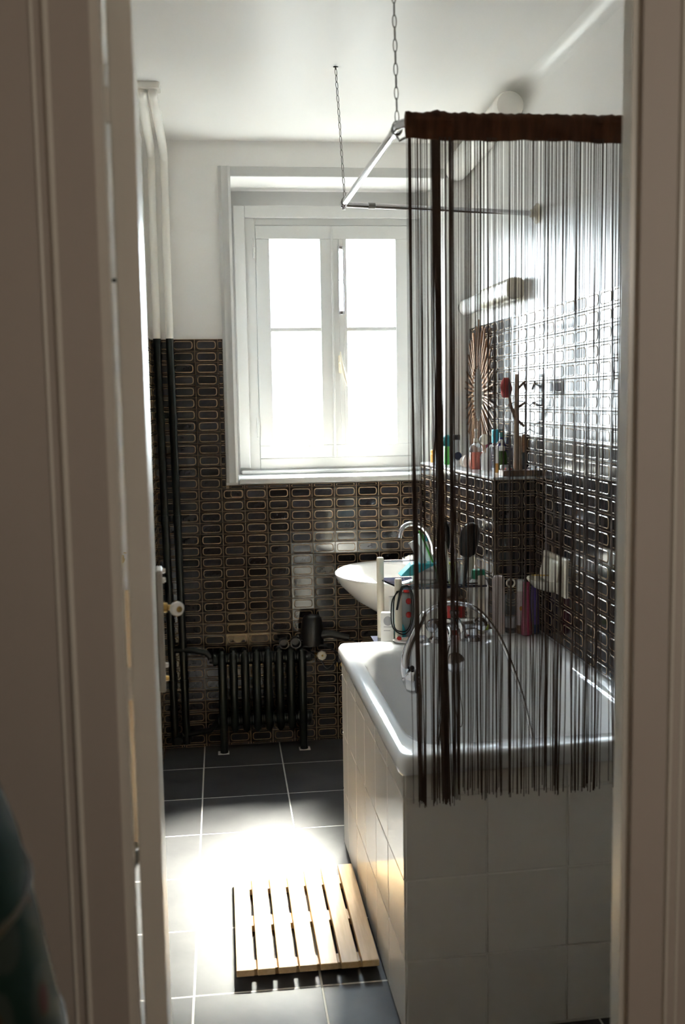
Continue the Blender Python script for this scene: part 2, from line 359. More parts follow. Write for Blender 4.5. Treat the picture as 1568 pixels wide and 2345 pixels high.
# ------------------------------------------------------------------ door casing, door
def lint(prefix, sgn, xin, name, label):
    """upright casing: flat board, reeded moulding towards the wall (sgn = outward direction)"""
    m = MB()
    def px(u): return xin + sgn * u
    prof = [(0, 0), (0, .034), (.045, .034)]
    def wave(c, w, h, n=5): return [(c - w + 2 * w * k / n, .034 + h * math.sin(PI * k / n)) for k in range(n + 1)]
    prof += wave(.0525, .0055, .011) + wave(.0705, .0085, .017) + wave(.0885, .0075, .014) + [(.098, .034), (.098, 0)]
    m.prism(prof, lambda u, v, t: (px(u), 1.505 - v, t), 0.0, DZ + .02)
    return struct(m.build(name, WOODP, angle=60), label, 'door casing')
lint('l', -1, -0.1468, 'trim_1', 'left reeded door casing in the dark foreground')
lint('r', 1, 0.603, 'trim_2', 'right reeded door casing in the dark foreground')
m = MB(); m.box(-0.1468, 1.471, DZ - .05, 0.603, 1.505, DZ + .07); struct(m.build('trim_3', WOODP), 'door casing head above the picture', 'door casing')
m = MB(); m.box(-0.1468, 1.40, -.006, 0.603, 1.53, .008); struct(m.build('trim_4', WALNUT), 'dark wooden threshold under the doorway', 'threshold')
hd = Vector((-.043, .74, 0)).normalized(); hn = Vector((hd.y, -hd.x, 0)); h0 = Vector((-.1085, 1.535, 0))
def dpt(u, n, z): p = h0 + hd * u + hn * n; return (p.x, p.y, z)
m = MB(); m.hexa([dpt(0, -.035, 0)[:2], dpt(0, 0, 0)[:2], dpt(.74, 0, 0)[:2], dpt(.74, -.035, 0)[:2]], .012, 2.13)
door = struct(m.build('door_1', WOODP, bevel=.002), 'white painted door standing open into the bathroom, seen edge on', 'door')
m = MB(); m.prism(rrect(.635, .90, .715, 1.165, .008), lambda u, v, t: dpt(u, t, v), 0.0, .014); m.build('lock_case', MATTE, door, bevel=.003)
m = MB(); m.tube([dpt(.676, .012, 1.078), dpt(.676, .022, 1.078), dpt(.676, .024, 1.078), dpt(.676, .036, 1.077)], [.011, .011, .006, .006], 12)
kb = m.build('door_knob', BRASS, door)
m = MB(); ax = hn
m.lathe(dpt(.676, .036, 1.077), [(.007, 0), (.014, .004), (.0165, .011), (.0155, .017), (.012, .020)], 18, axis=(.62, -.78, -.05)); o = m.build('knob_ball', CERAM, kb); o['label'] = 'white porcelain knob'
m = MB(); m.lathe(Vector(dpt(.676, .036, 1.077)) + Vector((.62, -.78, -.05)) * .020, [(.007, 0), (.006, .003), (.003, .004)], 12, axis=(.62, -.78, -.05)); m.build('knob_screw', BRASS, kb)
for z in (1.155, 1.135, .945, .915):
    m = MB(); m.tube([dpt(.70, .012, z), dpt(.70, .021, z)], [.0065, .005], 10); m.build('screw', BRASS if z == .915 else CERAM, door)
for z in (1.94, 1.10, .25):
    m = MB(); m.tube([dpt(-.004, -.041, z - .024), dpt(-.004, -.041, z + .024)], .006, 10); m.build('hinge', WOODP, door)
m = MB(); m.tube([dpt(.03, -.036, 1.70), dpt(.03, -.060, 1.70), dpt(.03, -.062, 1.715)], [.003, .003, .004], 8); m.build('coat_hook', BLACKP, door)

# ------------------------------------------------------------------ window
m = MB()
fy0, fy1 = 4.665, 4.74
for x0, x1, z0, z1 in ((.083, .178, 1.19, 2.385), (.88, .975, 1.19, 2.385), (.178, .88, 2.30, 2.385), (.178, .88, 1.19, 1.257)): m.box(x0, 4.695, z0, x1, fy1, z1)
for x0, x1, z0, z1 in ((.083, .132, 1.215, 2.385), (.928, .975, 1.215, 2.385), (.132, .928, 2.332, 2.385)): m.box(x0, 4.678, z0, x1, 4.70, z1)
win = struct(m.build('window_1', WINP, bevel=.003), 'white casement window with two frosted sashes over the tiles', 'window')
m = MB(); m.box(-.0, 4.755, 1.1, .20, 4.83, 2.46); m.box(.86, 4.755, 1.1, 1.05, 4.83, 2.46); m.box(.1, 4.75, 2.36, 1.0, 4.83, 2.47); m.box(.1, 4.755, 1.1, 1.0, 4.83, 1.22)
m.build('rear_frame', WINP, win)
m = MB(); m.box(RX0 + .002, YB - .005, 1.157, RX1 - .002, 4.70, 1.187); m.box(.09, 4.64, 1.187, .97, 4.70, 1.205); m.build('window_sill', WINP, win, bevel=.008, seg=3)
def sash(xa, xb, ga, gb, left):
    m = MB(); y0, y1 = 4.688, 4.73
    z0, z1, gz0, gz1 = 1.2575, 2.299, 1.315, 2.24
    m.box(xa, y0, z0, xb, y1, gz0); m.box(xa, y0, gz1, xb, y1, z1)
    if left: m.box(xa, y0, gz0, ga, y1, gz1)
    else:                                                    # stile pierced by the long slot
        m.box(xa, y0, gz0, .5525, y1, gz1); m.box(.572, y0, gz0, ga, y1, gz1)
        m.box(.5525, y0, gz0, .572, y1, 1.922); m.box(.5525, y0, 2.195, .572, y1, gz1); m.box(.5525, y0, 2.060, .572, y1, 2.064)
    m.box(gb, y0, gz0, xb, y1, gz1)
    s = m.build('sash', WINP, win, bevel=.0025)
    m = MB(); m.box(ga - .001, y0 + .004, 1.830, gb + .001, y1 - .006, 1.850); m.build('glazing_bar', WINP, s, bevel=.004)
    for a, b in ((gz0, 1.832), (1.848, gz1)):
        m = MB(); m.box(ga - .003, 4.708, a - .003, gb + .003, 4.712, b + .003); m.build('pane', PANE, s)
    return s
s1 = sash(.1785, .5215, .241, .467, True); s2 = sash(.5235, .8795, .588, .812, False)
m = MB(); m.box(.517, 4.680, 1.262, .527, 4.690, 2.296); m.build('cover_strip', WINP, win, bevel=.003)
for x, z in ((.172, 1.40), (.172, 2.20), (.886, 1.40), (.886, 2.20)):
    m = MB(); m.tube([(x, 4.684, z - .045), (x, 4.684, z - .001)], .006, 8); m.tube([(x, 4.684, z + .001), (x, 4.684, z + .045)], .006, 8); m.build('hinge', WINP, win)
m = MB(); m.prism(rrect(.543, 1.640, .559, 1.722, .006), lambda u, v, t: (u, t, v), 4.680, 4.689); hp = m.build('handle_plate', CREAM, s2)
m = MB(); m.tube([(.551, 4.682, 1.69), (.551, 4.655, 1.69)], .006, 10); m.prism([(.547, 1.735), (.552, 1.738), (.562, 1.68), (.582, 1.585), (.576, 1.580), (.553, 1.66)], lambda u, v, t: (u, t, v), 4.652, 4.660); m.build('handle_lever', CREAM, s2, bevel=.002)
m = MB(); a = [(.5495, 1.91), (.576, 1.91), (.576, 2.21), (.5495, 2.21)]
for x0, x1, z0, z1 in ((.5480, .5535, 1.905, 2.21), (.5705, .577, 1.905, 2.21), (.5535, .5705, 1.905, 1.922), (.5535, .5705, 2.196, 2.21)): m.box(x0, 4.683, z0, x1, 4.689, z1)
o = m.build('vent_frame', CHROME, s2, bevel=.002)
m = MB(); m.box(.553, 4.71, 1.922, .5718, 4.713, 2.196); m.build('vent_pane', PANE, s2)
# casing boards round the recess
m = MB(); m.prism([(0.019, 0), (0.071, 0), (0.071, .012), (.060, .020), (.045, .016), (.032, .020), (0.019, .014)], lambda u, v, t: (u, YB - v, t), 1.170, 2.50)
struct(m.build('trim_5', WINP), 'white moulded casing board left of the window', 'window casing')
m = MB(); m.box(0.071, YB - .010, 2.46, 1.02, YB, 2.50); struct(m.build('trim_6', WINP, bevel=.002), 'white casing board above the window recess', 'window casing')
m = MB(); m.box(RX1, YB - .010, 1.242, RX1 + .035, YB, 2.46); struct(m.build('trim_7', WINP, bevel=.002), 'white casing board right of the window', 'window casing')

# ------------------------------------------------------------------ bath
Q = [(.393, 2.245), (1.096, 2.272), (1.096, 3.40), (.380, 3.372)]
def bq(u, v):
    a, b, c, d = Q
    return tuple(a[k] * (1 - u) * (1 - v) + b[k] * u * (1 - v) + c[k] * u * v + d[k] * (1 - u) * v for k in (0, 1))
bath = thing('bathtub', 'white bathtub with square tiled panels behind the string curtain', 'bathtub', (.745, 2.82, 0))
m = MB()
def bl(x0, y0, x1, y1, r, z, n=6):
    return [(*bq(u, v), z) for u, v in rrect(x0, y0, x1, y1, r, n)]
m.loft([bl(.0, .0, 1, 1, .012, .655), bl(-.010, -.008, 1, 1.005, .03, .66), bl(-.014, -.010, 1.0, 1.006, .035, .675), bl(-.012, -.009, 1.0, 1.006, .035, .690), bl(-.004, -.002, .998, 1.002, .035, .699),
        bl(.012, .010, .985, .99, .04, .7015), bl(.045, .062, .94, .915, .10, .699), bl(.062, .078, .925, .90, .11, .692), bl(.078, .090, .91, .885, .12, .672), bl(.12, .14, .87, .84, .13, .45), bl(.17, .22, .83, .76, .13, .36), bl(.25, .3, .75, .7, .13, .345)], caps=False)
m.add(bl(.25, .3, .75, .7, .13, .345), [tuple(range(28))])
tub = m.build('tub', ENAMEL, bath, angle=60)
def hq(u0, u1, v0, v1): return [bq(u0, v0), bq(u1, v0), bq(u1, v1), bq(u0, v1)]
m = MB(); m.hexa(hq(0.008, .022, .006, .985), 0, .66, ); apS = m.build('side_panel', WGROUT, bath)
m = MB(); m.hexa(hq(0.010, .99, .005, .015), 0, .66); apF = m.build('front_panel', WGROUT, bath)
m = MB(); m.hexa(hq(0.008, .99, .965, .985), 0, .66); m.build('end_panel', WGROUT, bath)
tb = MB(); tb.box(-.5, -.003, -.5, .5, .003, .5)
TB = None
def btile(parent, p0, p1, z0, z1, out):
    """flat white tile between two floor points"""
    global TB
    p0 = Vector((*p0, 0)); p1 = Vector((*p1, 0)); d = (p1 - p0); L_ = d.length; d.normalize(); nn = Vector((d.y, -d.x, 0))
    m = MB(); g = .0017; a = p0 + d * g; b = p1 - d * g; th = .0032 + random.uniform(-.0003, .0003)
    q = [(a + nn * th), (b + nn * th), b, a]
    m.hexa([(v.x, v.y) for v in q], z0 + g, z1 - g)
    return m.build('tile', WTILE, parent, bevel=.0014, seg=1)
zs = [0.006, .2, .4, .6, .660]
sv = [0.004, .197, .365, .535, .700, .870, .985]
for i in range(len(sv) - 1):
    for k in range(4): btile(apS, bq(.008, sv[i + 1]), bq(.008, sv[i]), zs[k], zs[k + 1], 1)
su = [0.0085, .288, .572, .856, .995]
for i in range(4):
    for k in range(4): btile(apF, bq(su[i], .005), bq(su[i + 1], .005), zs[k], zs[k + 1], 1)
m = MB(); m.lathe((.745, 3.232, .652), [(.034, 0), (.034, .003), (.028, .006), (.012, .007), (.011, .020), (.005, .022)], 24, axis=(0, -1, .18)); m.build('overflow_cover', CHROME, bath)
m = MB(); m.hexa([(.725, 3.395), (1.096, 3.395), (1.096, 3.496), (.725, 3.496)], .60, .699); m.build('end_deck', ENAMEL, bath, bevel=.006)
m = MB(); m.tube(smooth_path([(.735, 3.228, .625), (.728, 3.16, .53), (.733, 3.12, .478), (.742, 3.12, .478), (.750, 3.15, .52), (.748, 3.225, .62)]), .0016, 6); m.build('plug_chain', STEEL, bath)

# mixer tap
mx = thing('bath_mixer', 'chrome bath mixer tap with round handles at the far rim', 'tap', (.768, 3.33, .70))
m = MB(); m.tube([(.70, 3.335, .758), (.84, 3.335, .758)], .021, 16); m.build('body', CHROME, mx)
for x, sx in ((.705, -1), (.833, 1)):
    m = MB(); m.lathe((x, 3.338, .699), [(.030, 0), (.028, .012), (.016, .020), (.015, .045)], 18); m.build('foot', CHROME, mx)
for x in (.688, .850):
    m = MB(); m.lathe((x, 3.32, .760), [(.020, -.005), (.023, .0), (.024, .02), (.021, .030), (.012, .033)], 18, axis=(0, -1, .15)); h = m.build('handle', CHROME, mx)
    m = MB(); m.lathe((x, 3.287, .765), [(.009, 0), (.009, .002), (.002, .003)], 12, axis=(0, -1, .15)); m.build('handle_cap', GREYP, h)
m = MB(); m.tube(smooth_path([(.768, 3.33, .775), (.768, 3.28, .775), (.768, 3.22, .755), (.768, 3.20, .735)]), [.015] * 16 + [.013] * 9, 14); m.build('spout', CHROME, mx)
m = MB(); m.lathe((.768, 3.335, .772), [(.013, 0), (.013, .02), (.016, .022), (.016, .032), (.004, .035)], 14); m.build('diverter', CHROME, mx)
# hand shower with hose: one thing
hs = thing('hand_shower', 'chrome hand shower hanging head down over the near edge on its hose', 'hand shower', (.575, 3.05, .60))
p = smooth_path([(.627, 3.16, .835), (.600, 3.13, .795), (.562, 3.09, .735), (.552, 3.07, .690), (.558, 3.07, .655), (.575, 3.06, .632)])
m = MB(); m.tube(p, [.0105 + .0078 * (i / (len(p) - 1)) ** .8 + (.004 if i > 30 else 0) for i in range(len(p))], 14); m.build('handle', CHROME, hs)
m = MB(); m.lathe((.568, 3.06, .645), [(.006, -.026), (.030, -.016), (.040, 0), (.040, .010), (.038, .012)], 20, axis=(.95, -.25, .05)); hh = m.build('shower_head', CHROME, hs)
m = MB(); m.lathe((.579, 3.057, .6455), [(.038, 0), (.037, .006), (.031, .008)], 20, axis=(.95, -.25, .05))
for k in range(10):
    a = 2 * PI * k / 10; u = Vector((.25, .95, 0)); w = Vector((0, 0, 1)); c = Vector((.586, 3.0555, .6455)) + (u * math.cos(a) + w * math.sin(a)) * .022
    m.tube([c, c + Vector((.95, -.25, .05)) * .006], .002, 6)
m.build('spray_face', RUBBER, hh)
m = MB(); m.ball((.568, 3.05, .690), .008); m.build('selector_knob', BLACKP, hs)
hp_ = smooth_path([(.627, 3.16, .835), (.679, 3.20, .852), (.737, 3.21, .856), (.809, 3.20, .836), (.868, 3.18, .768), (.905, 3.10, .655), (.918, 2.98, .53), (.90, 2.85, .41), (.80, 2.72, .355), (.66, 2.72, .355), (.60, 2.82, .37), (.615, 2.92, .44), (.665, 3.06, .56), (.70, 3.17, .67), (.725, 3.21, .745), (.735, 3.285, .760)], 14)
L_ = len(hp_); m = MB()
sub = []; rad = []
for i in range(L_ - 1):
    for k in range(3):
        sub.append(hp_[i].lerp(hp_[i + 1], k / 3)); rad.append(.0078 if (len(sub) % 2) else .0060)
m.tube(sub, rad, 8); m.build('hose', CHROME, hs, angle=80)

# ------------------------------------------------------------------ curtain rail, chains, curtain
rail = thing('curtain_rail', 'chrome angled shower rail hung from the ceiling over the bath', 'curtain rail', (.40, 2.3, 2.10))
m = MB(); path = [(1.098, 2.2, 2.098), (.8, 2.2, 2.101), (.46, 2.2, 2.104)] + [(.46 - .06 * math.sin(a), 2.26 - .06 * math.cos(a), 2.105) for a in [PI / 2 * k / 8 for k in range(1, 9)]] + [(.404, 2.6, 2.117), (.410, 3.0, 2.133), (.417, 3.36, 2.149)]
m.tube(path, .0098, 14); m.build('near_tube', CHROME, rail)
m = MB(); m.tube([(.417, 3.375, 2.149), (.44, 3.385, 2.149), (.60, 3.41, 2.148), (1.095, 3.49, 2.144)], .0085, 12); m.build('far_tube', CHROME, rail)
m = MB(); m.ball((.417, 3.372, 2.149), .013); m.tube([(.417, 3.372, 2.131), (.417, 3.372, 2.167)], .006, 8); m.build('corner_joint', CHROME, rail)
m = MB(); m.tube([(.500, 3.3945, 2.1485), (.522, 3.398, 2.1485)], .0105, 12); m.build('sleeve', STEEL, rail)
m = MB(); m.lathe((1.10, 3.491, 2.144), [(.034, 0), (.034, .004), (.026, .010), (.014, .013), (.013, .026)], 22, axis=(-1, 0, 0)); m.build('wall_flange', CREAM, rail)
m = MB(); m.tube([(.401, 2.285, 2.106), (.4015, 2.318, 2.107)], .0125, 12); m.tube([(.401, 2.29, 2.095), (.408, 2.285, 2.082), (.42, 2.28, 2.088)], .003, 6); m.build('clip', CHROME, rail)
m = MB(); m.tube([(.417, 3.335, 2.148), (.417, 3.352, 2.149)], .0115, 12); m.build('clip', CHROME, rail)
lk = MB(); n1, n2 = 12, 5; W_, H_, R_ = .0042, .0135, .0013
ring = []
for k in range(n1):
    a = 2 * PI * k / n1; ring.append((W_ * math.cos(a), H_ * math.sin(a) if abs(math.sin(a)) < .99 else H_ * math.sin(a)))
vs_ = []; fs_ = []
for k, (x, z) in enumerate(ring):
    a = 2 * PI * k / n1
    for j in range(n2):
        b = 2 * PI * j / n2; vs_.append((x + R_ * math.cos(b) * math.cos(a), R_ * math.sin(b), z + R_ * math.cos(b) * math.sin(a)))
for k in range(n1):
    for j in range(n2): fs_.append((k * n2 + j, k * n2 + (j + 1) % n2, ((k + 1) % n1) * n2 + (j + 1) % n2, ((k + 1) % n1) * n2 + j))
lk.add(vs_, fs_); LINK = None
def chain(p0, p1, label, hook):
    global LINK
    p0, p1 = Vector(p0), Vector(p1); d = p0 - p1; L_ = d.length; q = d.to_track_quat('Z', 'Y')
    t = thing('hanging_chain', label, 'chain', tuple(p1), 'steel chains holding the curtain rail')
    n = int(L_ / .0232)
    for i in range(n):
        if LINK is None: LINK = o = lk.build('link', STEEL, t, angle=180, raw=True)
        else: o = LINK.copy(); o.name = 'link'; COL.objects.link(o)
        o.parent = t; o.location = d * ((i + .5) / n); o.rotation_mode = 'XYZ'
        o.rotation_euler = (q @ Matrix.Rotation(PI / 2 * (i % 2) + .4, 3, 'Z').to_quaternion()).to_euler()
    m = MB(); m.tube([tuple(p0 - Vector((0, 0, .004))), tuple(p0 + Vector((0, 0, .012)))], .003, 6)
    m.lathe(p0 + Vector((0, 0, .006)), [(.009, 0), (.009, .006)], 10); m.build('ceiling_hook', STEEL, t)
    m = MB(); c = p1 + Vector((0, .0, -.012)); m.tube([tuple(c + Vector((.0115 * math.cos(a), 0, .0155 * math.sin(a)))) for a in [2 * PI * k / 12 for k in range(13)]], .0014, 6); m.build('loop', STEEL, t)
chain((.385, 2.235, 2.600), (.401, 2.275, 2.118), 'nearer steel chain rising from the curtain header corner', 1)
chain((.409, 3.47, 2.600), (.417, 3.345, 2.162), 'farther steel chain with its ceiling hook in view', 1)

cur = thing('string_curtain', 'dark brown string curtain on a velvet header in front of the bath', 'curtain', (.75, 2.2, .61))
random.seed(11)
m = MB(); loops = []
N = 90
for i in range(N + 1):
    x = .405 + .69 * i / N; g = math.exp(-((x - .478) / .018) ** 2)
    wv = .0025 * math.sin(x * 310) + .002 * math.sin(x * 97) + random.uniform(-.0008, .0008); by = .004 * math.sin(x * 55) + .003 * math.sin(x * 131)
    t = 2.121 + wv * .5 + .004 * g; bz = 2.064 + .0015 * math.sin(x * 20) - .002 * (x - .4)
    loops.append([(x, 2.2, t), (x, 2.188 - .004 * g, 2.112 + wv * .3), (x, 2.186 + wv - .006 * g, 2.10), (x, 2.193 + by, 2.085), (x, 2.194 + by, bz), (x, 2.199 + by, bz), (x, 2.207, 2.085), (x, 2.213, 2.105), (x, 2.209, 2.116)])
m.loft(loops); m.build('header', HEADER, cur, angle=60)
m = MB()
clumps = sorted(random.uniform(.41, 1.09) for _ in range(46))
def string(x, yb, pull, r, zb, jit):
    c = min(clumps, key=lambda q: abs(q - x)); pts = []; n = 16; ph = random.uniform(0, 6); ph2 = random.uniform(0, 6)
    for k in range(n + 1):
        t = k / n; z = 2.07 + (zb - 2.07) * t
        xx = x + (c - x) * pull * t ** 1.8 + .0022 * jit * math.sin(ph + 5 * t) * t + .0009 * jit * math.sin(ph2 + 23 * t) * t
        yy = 2.197 + yb * math.sin(ph2 + 3 * t) * .4 * t + .012 * t * math.sin(ph)
        if z < .76: yy = min(yy, 2.212)
        pts.append((xx, yy, z))
    m.tube(pts, r, 4, caps=False)
for i in range(215):
    x = .408 + .684 * (i + random.uniform(-.8, .8)) / 215
    string(min(max(x, .407), 1.093), .012, random.choice((.2, .45, .65, .85)), random.uniform(.0008, .0013), (.607 if x < .50 else .622) + random.uniform(-.012, .008) + (.012 if .5 < x < .56 else 0), 1)
m.build('strings', STRING, cur, kind='stuff', angle=180)
m = MB()
for i in range(46):
    x = .4705 + random.gauss(0, .0042); clumps = [x + .018 + random.gauss(0, .006)]
    string(x, .03, .8, .0013, .612 + random.uniform(-.008, .008), .7)
for i in range(10):
    x = .502 + random.gauss(0, .0016); clumps = [x + .006 + random.gauss(0, .003)]
    string(x, .01, 1, .0012, .615, .6)
for i in range(9):
    x = .412 + random.gauss(0, .0016); clumps = [x + .022 + random.gauss(0, .003)]
    string(x, .01, .8, .0012, .61, .6)
m.build('string_bundle', STRING, cur, kind='stuff', angle=180)

# ------------------------------------------------------------------ radiator and pipes
rad = thing('radiator', 'black cast iron column radiator under the window', 'radiator', (.15, 4.375, 0))
sec = MB()
for dy in (-.036, .036):
    pts = [(0, dy * .55, .090), (0, dy * .85, .105), (0, dy, .13), (0, dy, .40), (0, dy * .85, .428), (0, dy * .55, .446)]
    sec.tube(pts, [.010, .0165, .0175, .0175, .0165, .010], 12)
for z in (.135, .408): sec.lathe((-.0262, 0, z), [(.020, 0), (.024, .003), (.024, .049), (.020, .0524)], 14, axis=(1, 0, 0), sx=1.1)
sec.box(-.010, -.036, .425, .010, .036, .443); sec.box(-.010, -.036, .096, .010, .036, .115)
SEC = None
for i in range(8):
    if SEC is None:
        sec.v = [(x - .025 + .15, y + 4.375, z) for x, y, z in sec.v]; SEC = o = sec.build('section', IRON, rad, angle=45)
        base = Vector((0, 0, 0))
    else: o = SEC.copy(); o.name = 'section'; COL.objects.link(o); o.parent = rad
    o.location = (-.148 + .0497 * i, 0, 0)
for x in (-.023, .325):
    for dy in (-.034, .034):
        m = MB(); m.tube([(x, 4.375 + dy, .14), (x, 4.375 + dy, .03), (x, 4.375 + dy, .0)], [.0165, .015, .018], 10); m.build('foot', IRON, rad)
m = MB(); m.lathe((-.047, 4.375, .408), [(.030, 0), (.030, .012), (.018, .016), (.016, .03)], 16, axis=(-1, 0, 0)); m.build('end_plug', IRON, rad)
m = MB(); m.lathe((.348, 4.375, .408), [(.028, 0), (.026, .014), (.015, .02), (.013, .032)], 14, axis=(1, 0, 0)); m.lathe((.348, 4.375, .135), [(.028, 0), (.026, .014), (.012, .018)], 14, axis=(1, 0, 0)); m.build('bush', IRON, rad)
m = MB(); m.tube([(.378, 4.375, .408), (.392, 4.375, .408), (.402, 4.36, .410)], [.011, .012, .009], 12); vv = m.build('valve', BRASS, rad)
m = MB(); m.lathe((.408, 4.352, .412), [(.017, 0), (.021, .004), (.021, .014), (.016, .018), (.006, .018)], 8, axis=(.25, -.95, .1)); o = m.build('valve_knob', CREAM, vv); o['label'] = 'octagonal white knob'
m = MB(); m.lathe((.4125, 4.3345, .414), [(.005, 0), (.004, .003)], 8, axis=(.25, -.95, .1)); m.build('valve_screw', BRASS, vv)
# cement pads under the front feet are part of the floor
for x in (-.026, .327):
    m = MB(); m.box(x - .024, 4.318, 0, x + .024, 4.36, .002); m.build('cement_pad', WGROUT, floor)

def pipe(name, x0, dx, label, upper):
    t = thing(name, label, 'heating pipe', (x0, 4.40, 0), 'vertical heating pipes')
    lo = [(x0 + dx * 1.0, 4.40, .03), (x0 + dx * .7, 4.40, .6), (x0 + dx * .3, 4.40, 1.2), (x0, 4.40, 1.786)]
    m = MB(); m.tube(lo, .0165, 12)
    for z, e in ((.30, 0), (1.02, .25), (1.45, .1)): m.tube([(x0 + dx * (1 - z / 1.786), 4.40, z - .02), (x0 + dx * (1 - z / 1.786), 4.40, z + .02)], .019, 12)
    o = m.build('lower_pipe', IRON, t); o['label'] = 'black painted lower length'
    m = MB(); m.tube(smooth_path([(x0, 4.40, 1.786)] + upper), .0165, 12); o = m.build('upper_pipe', WPIPE, t); o['label'] = 'white painted upper length'
    return t
p1 = pipe('heating_pipe', -.254, .020, 'left one of the two heating pipes, white above black', [(-.254, 4.40, 2.2), (-.252, 4.40, 2.47), (-.250, 4.34, 2.545), (-.245, 4.05, 2.565), (-.235, 3.72, 2.57), (-.235, 3.70, 2.595)])
p2 = pipe('heating_pipe', -.201, .016, 'right one of the two heating pipes, white above black', [(-.201, 4.40, 2.2), (-.200, 4.40, 2.46), (-.199, 4.34, 2.535), (-.198, 4.05, 2.56), (-.198, 3.72, 2.568), (-.198, 3.70, 2.595)])
m = MB(); m.tube([(-.226, 4.40, .452), (-.15, 4.39, .450), (-.09, 4.375, .440), (-.075, 4.375, .425), (-.070, 4.375, .409)], .013, 12); m.build('branch_pipe', IRON, p1)
m = MB(); m.tube([(-.20, 4.40, .07), (-.08, 4.385, .09), (-.05, 4.375, .13)], .013, 10); m.lathe((-.22, 4.36, .055), [(.018, 0), (.018, .07)], 12, axis=(0, 1, 0)); m.build('return_pipe', IRON, p2)
m = MB(); m.hexa(rrect(-.275, 3.66, -.172, 3.73, .012), 2.585, 2.6055); m.build('ceiling_collar', WPIPE, p2)

# ------------------------------------------------------------------ ventilation duct, wall lamp
dk = thing('ventilation_duct', 'white round duct along the top of the right wall', 'duct', (1.04, 3.66, 2.5))
m = MB(); m.tube([(1.040, 3.66, 2.535), (1.040, 4.0, 2.520), (1.040, 4.44, 2.50)], .052, 24); m.build('tube', WPIPE, dk)
m = MB(); m.lathe((1.040, 3.66, 2.535), [(.054, -.01), (.054, .02), (.048, .042), (.030, .056), (.004, .060)], 24, axis=(0, -1, .04)); m.build('end_cap', WPIPE, dk)
wl = thing('wall_lamp', 'white box wall lamp with clear diffuser above the twig mirror', 'wall lamp', (1.06, 4.0, 1.86))
m = MB(); m.prism(rrect(1.040, 1.872, 1.1045, 1.950, .022), lambda u, v, t: (u, t, v), 3.655, 4.06); m.build('housing', CREAM, wl, bevel=.006)
m = MB(); m.prism(rrect(1.046, 1.876, 1.104, 1.944, .026), lambda u, v, t: (u, t, v), 4.06, 4.43); m.build('diffuser', CERAM, wl, bevel=.01)
m = MB(); m.tube([(1.075, 4.43, 1.91), (1.075, 4.448, 1.91)], [.033, .024], 16); m.build('end_cap', CLEARP, wl)

# ------------------------------------------------------------------ sunburst mirror
random.seed(5)
mi = thing('sunburst_mirror', 'oval mirror framed by radiating brown twigs on the ledge', 'mirror', (1.085, 4.235, 1.25))
MC = Vector((1.085, 4.235, 1.535)); MA, MBr = .092, .118
def mpt(y, z, x=0): return (MC.x + x, MC.y + y, MC.z + z)
m = MB(); el = [(MA * math.cos(a), MBr * math.sin(a)) for a in [2 * PI * k / 32 for k in range(32)]]
m.prism(el, lambda u, v, t: mpt(u, v, t), -.004, .004); m.build('mirror_glass', MIRROR, mi)
m = MB(); m.prism([(u * 1.5, v * 1.45) for u, v in el], lambda u, v, t: mpt(u, v, t), .004, .010); m.build('backing', WALNUT, mi)
st = MB(); st.tube([(0, 0, 0), (0, .0004, .5), (0, 0, 1)], [.0042, .0046, .0036], 6); ST = None
for k in range(76):
    a = 2 * PI * k / 76 + random.gauss(0, .012); c, s_ = math.cos(a), math.sin(a)
    r0 = Vector((0, MA * c * 1.0, MBr * s_ * 1.0)); L_ = (.115 if k % 2 else .155) * random.uniform(.8, 1.12) + .035 * abs(s_)
    if MC.z + r0.z + s_ * L_ < 1.246: L_ = max(.02, (MC.z + r0.z - 1.248) / max(-s_, .05))
    d = Vector((random.gauss(0, .02), c * .9, s_)).normalized(); x = -.007 if k % 2 else .001
    if ST is None: ST = o = st.build('twig', DWOOD, mi, angle=60, raw=True)
    else: o = ST.copy(); o.name = 'twig'; COL.objects.link(o); o.parent = mi
    o.location = Vector((x, 0, MC.z - 1.25)) + r0; o.rotation_euler = d.to_track_quat('Z', 'Y').to_euler(); o.scale = (1, 1, min(L_, (4.45 - 4.235 - r0.y - .004) / max(c, .05) if c > .2 else L_))

# ------------------------------------------------------------------ ledge toiletries
LT = LZ + .004
def vessel(name, label, cat, x, y, z, parts, group='toiletries on the stone ledge'):
    """parts: (part name, material, profile, n, sx, sy)"""
    t = thing(name, label, cat, (x, y, z), group)
    for pn, mt, prof, *k in parts:
        m = MB(); m.lathe((x, y, z), prof, k[0] if k else 18, sx=k[1] if len(k) > 1 else 1, sy=k[2] if len(k) > 2 else 1); m.build(pn, mt, t, angle=40)
    return t
vessel('jar', 'small amber jar at the far window end of the ledge', 'jar', .925, 4.40, LT, [('body', ORANGE, [(.014, 0), (.016, .003), (.016, .036), (.012, .040)]), ('lid', ORANGE, [(.015, .040), (.015, .053), (.013, .055)])])
vessel('bottle', 'slim clear bottle with a black cap next to the amber jar', 'bottle', .925, 4.325, LT, [('body', CLEARP, [(.013, 0), (.014, .004), (.014, .05), (.007, .058)]), ('cap', BLACKP, [(.010, .058), (.010, .09), (.008, .092)])])
t = vessel('tube', 'bright green tube standing on its teal screw cap end up', 'tube', .946, 4.235, LT, [('body', GREEN, [(.010, 0), (.012, .002), (.012, .075), (.010, .080)]), ('cap', TEAL, [(.017, .078), (.020, .084), (.020, .112), (.014, .122), (.008, .126)])])
vessel('bottle', 'clear lotion bottle with a square black cap beside the twig mirror', 'bottle', .995, 4.27, LT, [('body', CLEARP, [(.017, 0), (.018, .004), (.018, .095), (.014, .103)]), ('cap', BLACKP, [(.016, .103), (.016, .122), (.014, .124)])])
t = thing('pot', 'small white pot with a round navy lid tilted against the clear lotion bottle', 'jar', (.965, 4.12, LT), 'toiletries on the stone ledge')
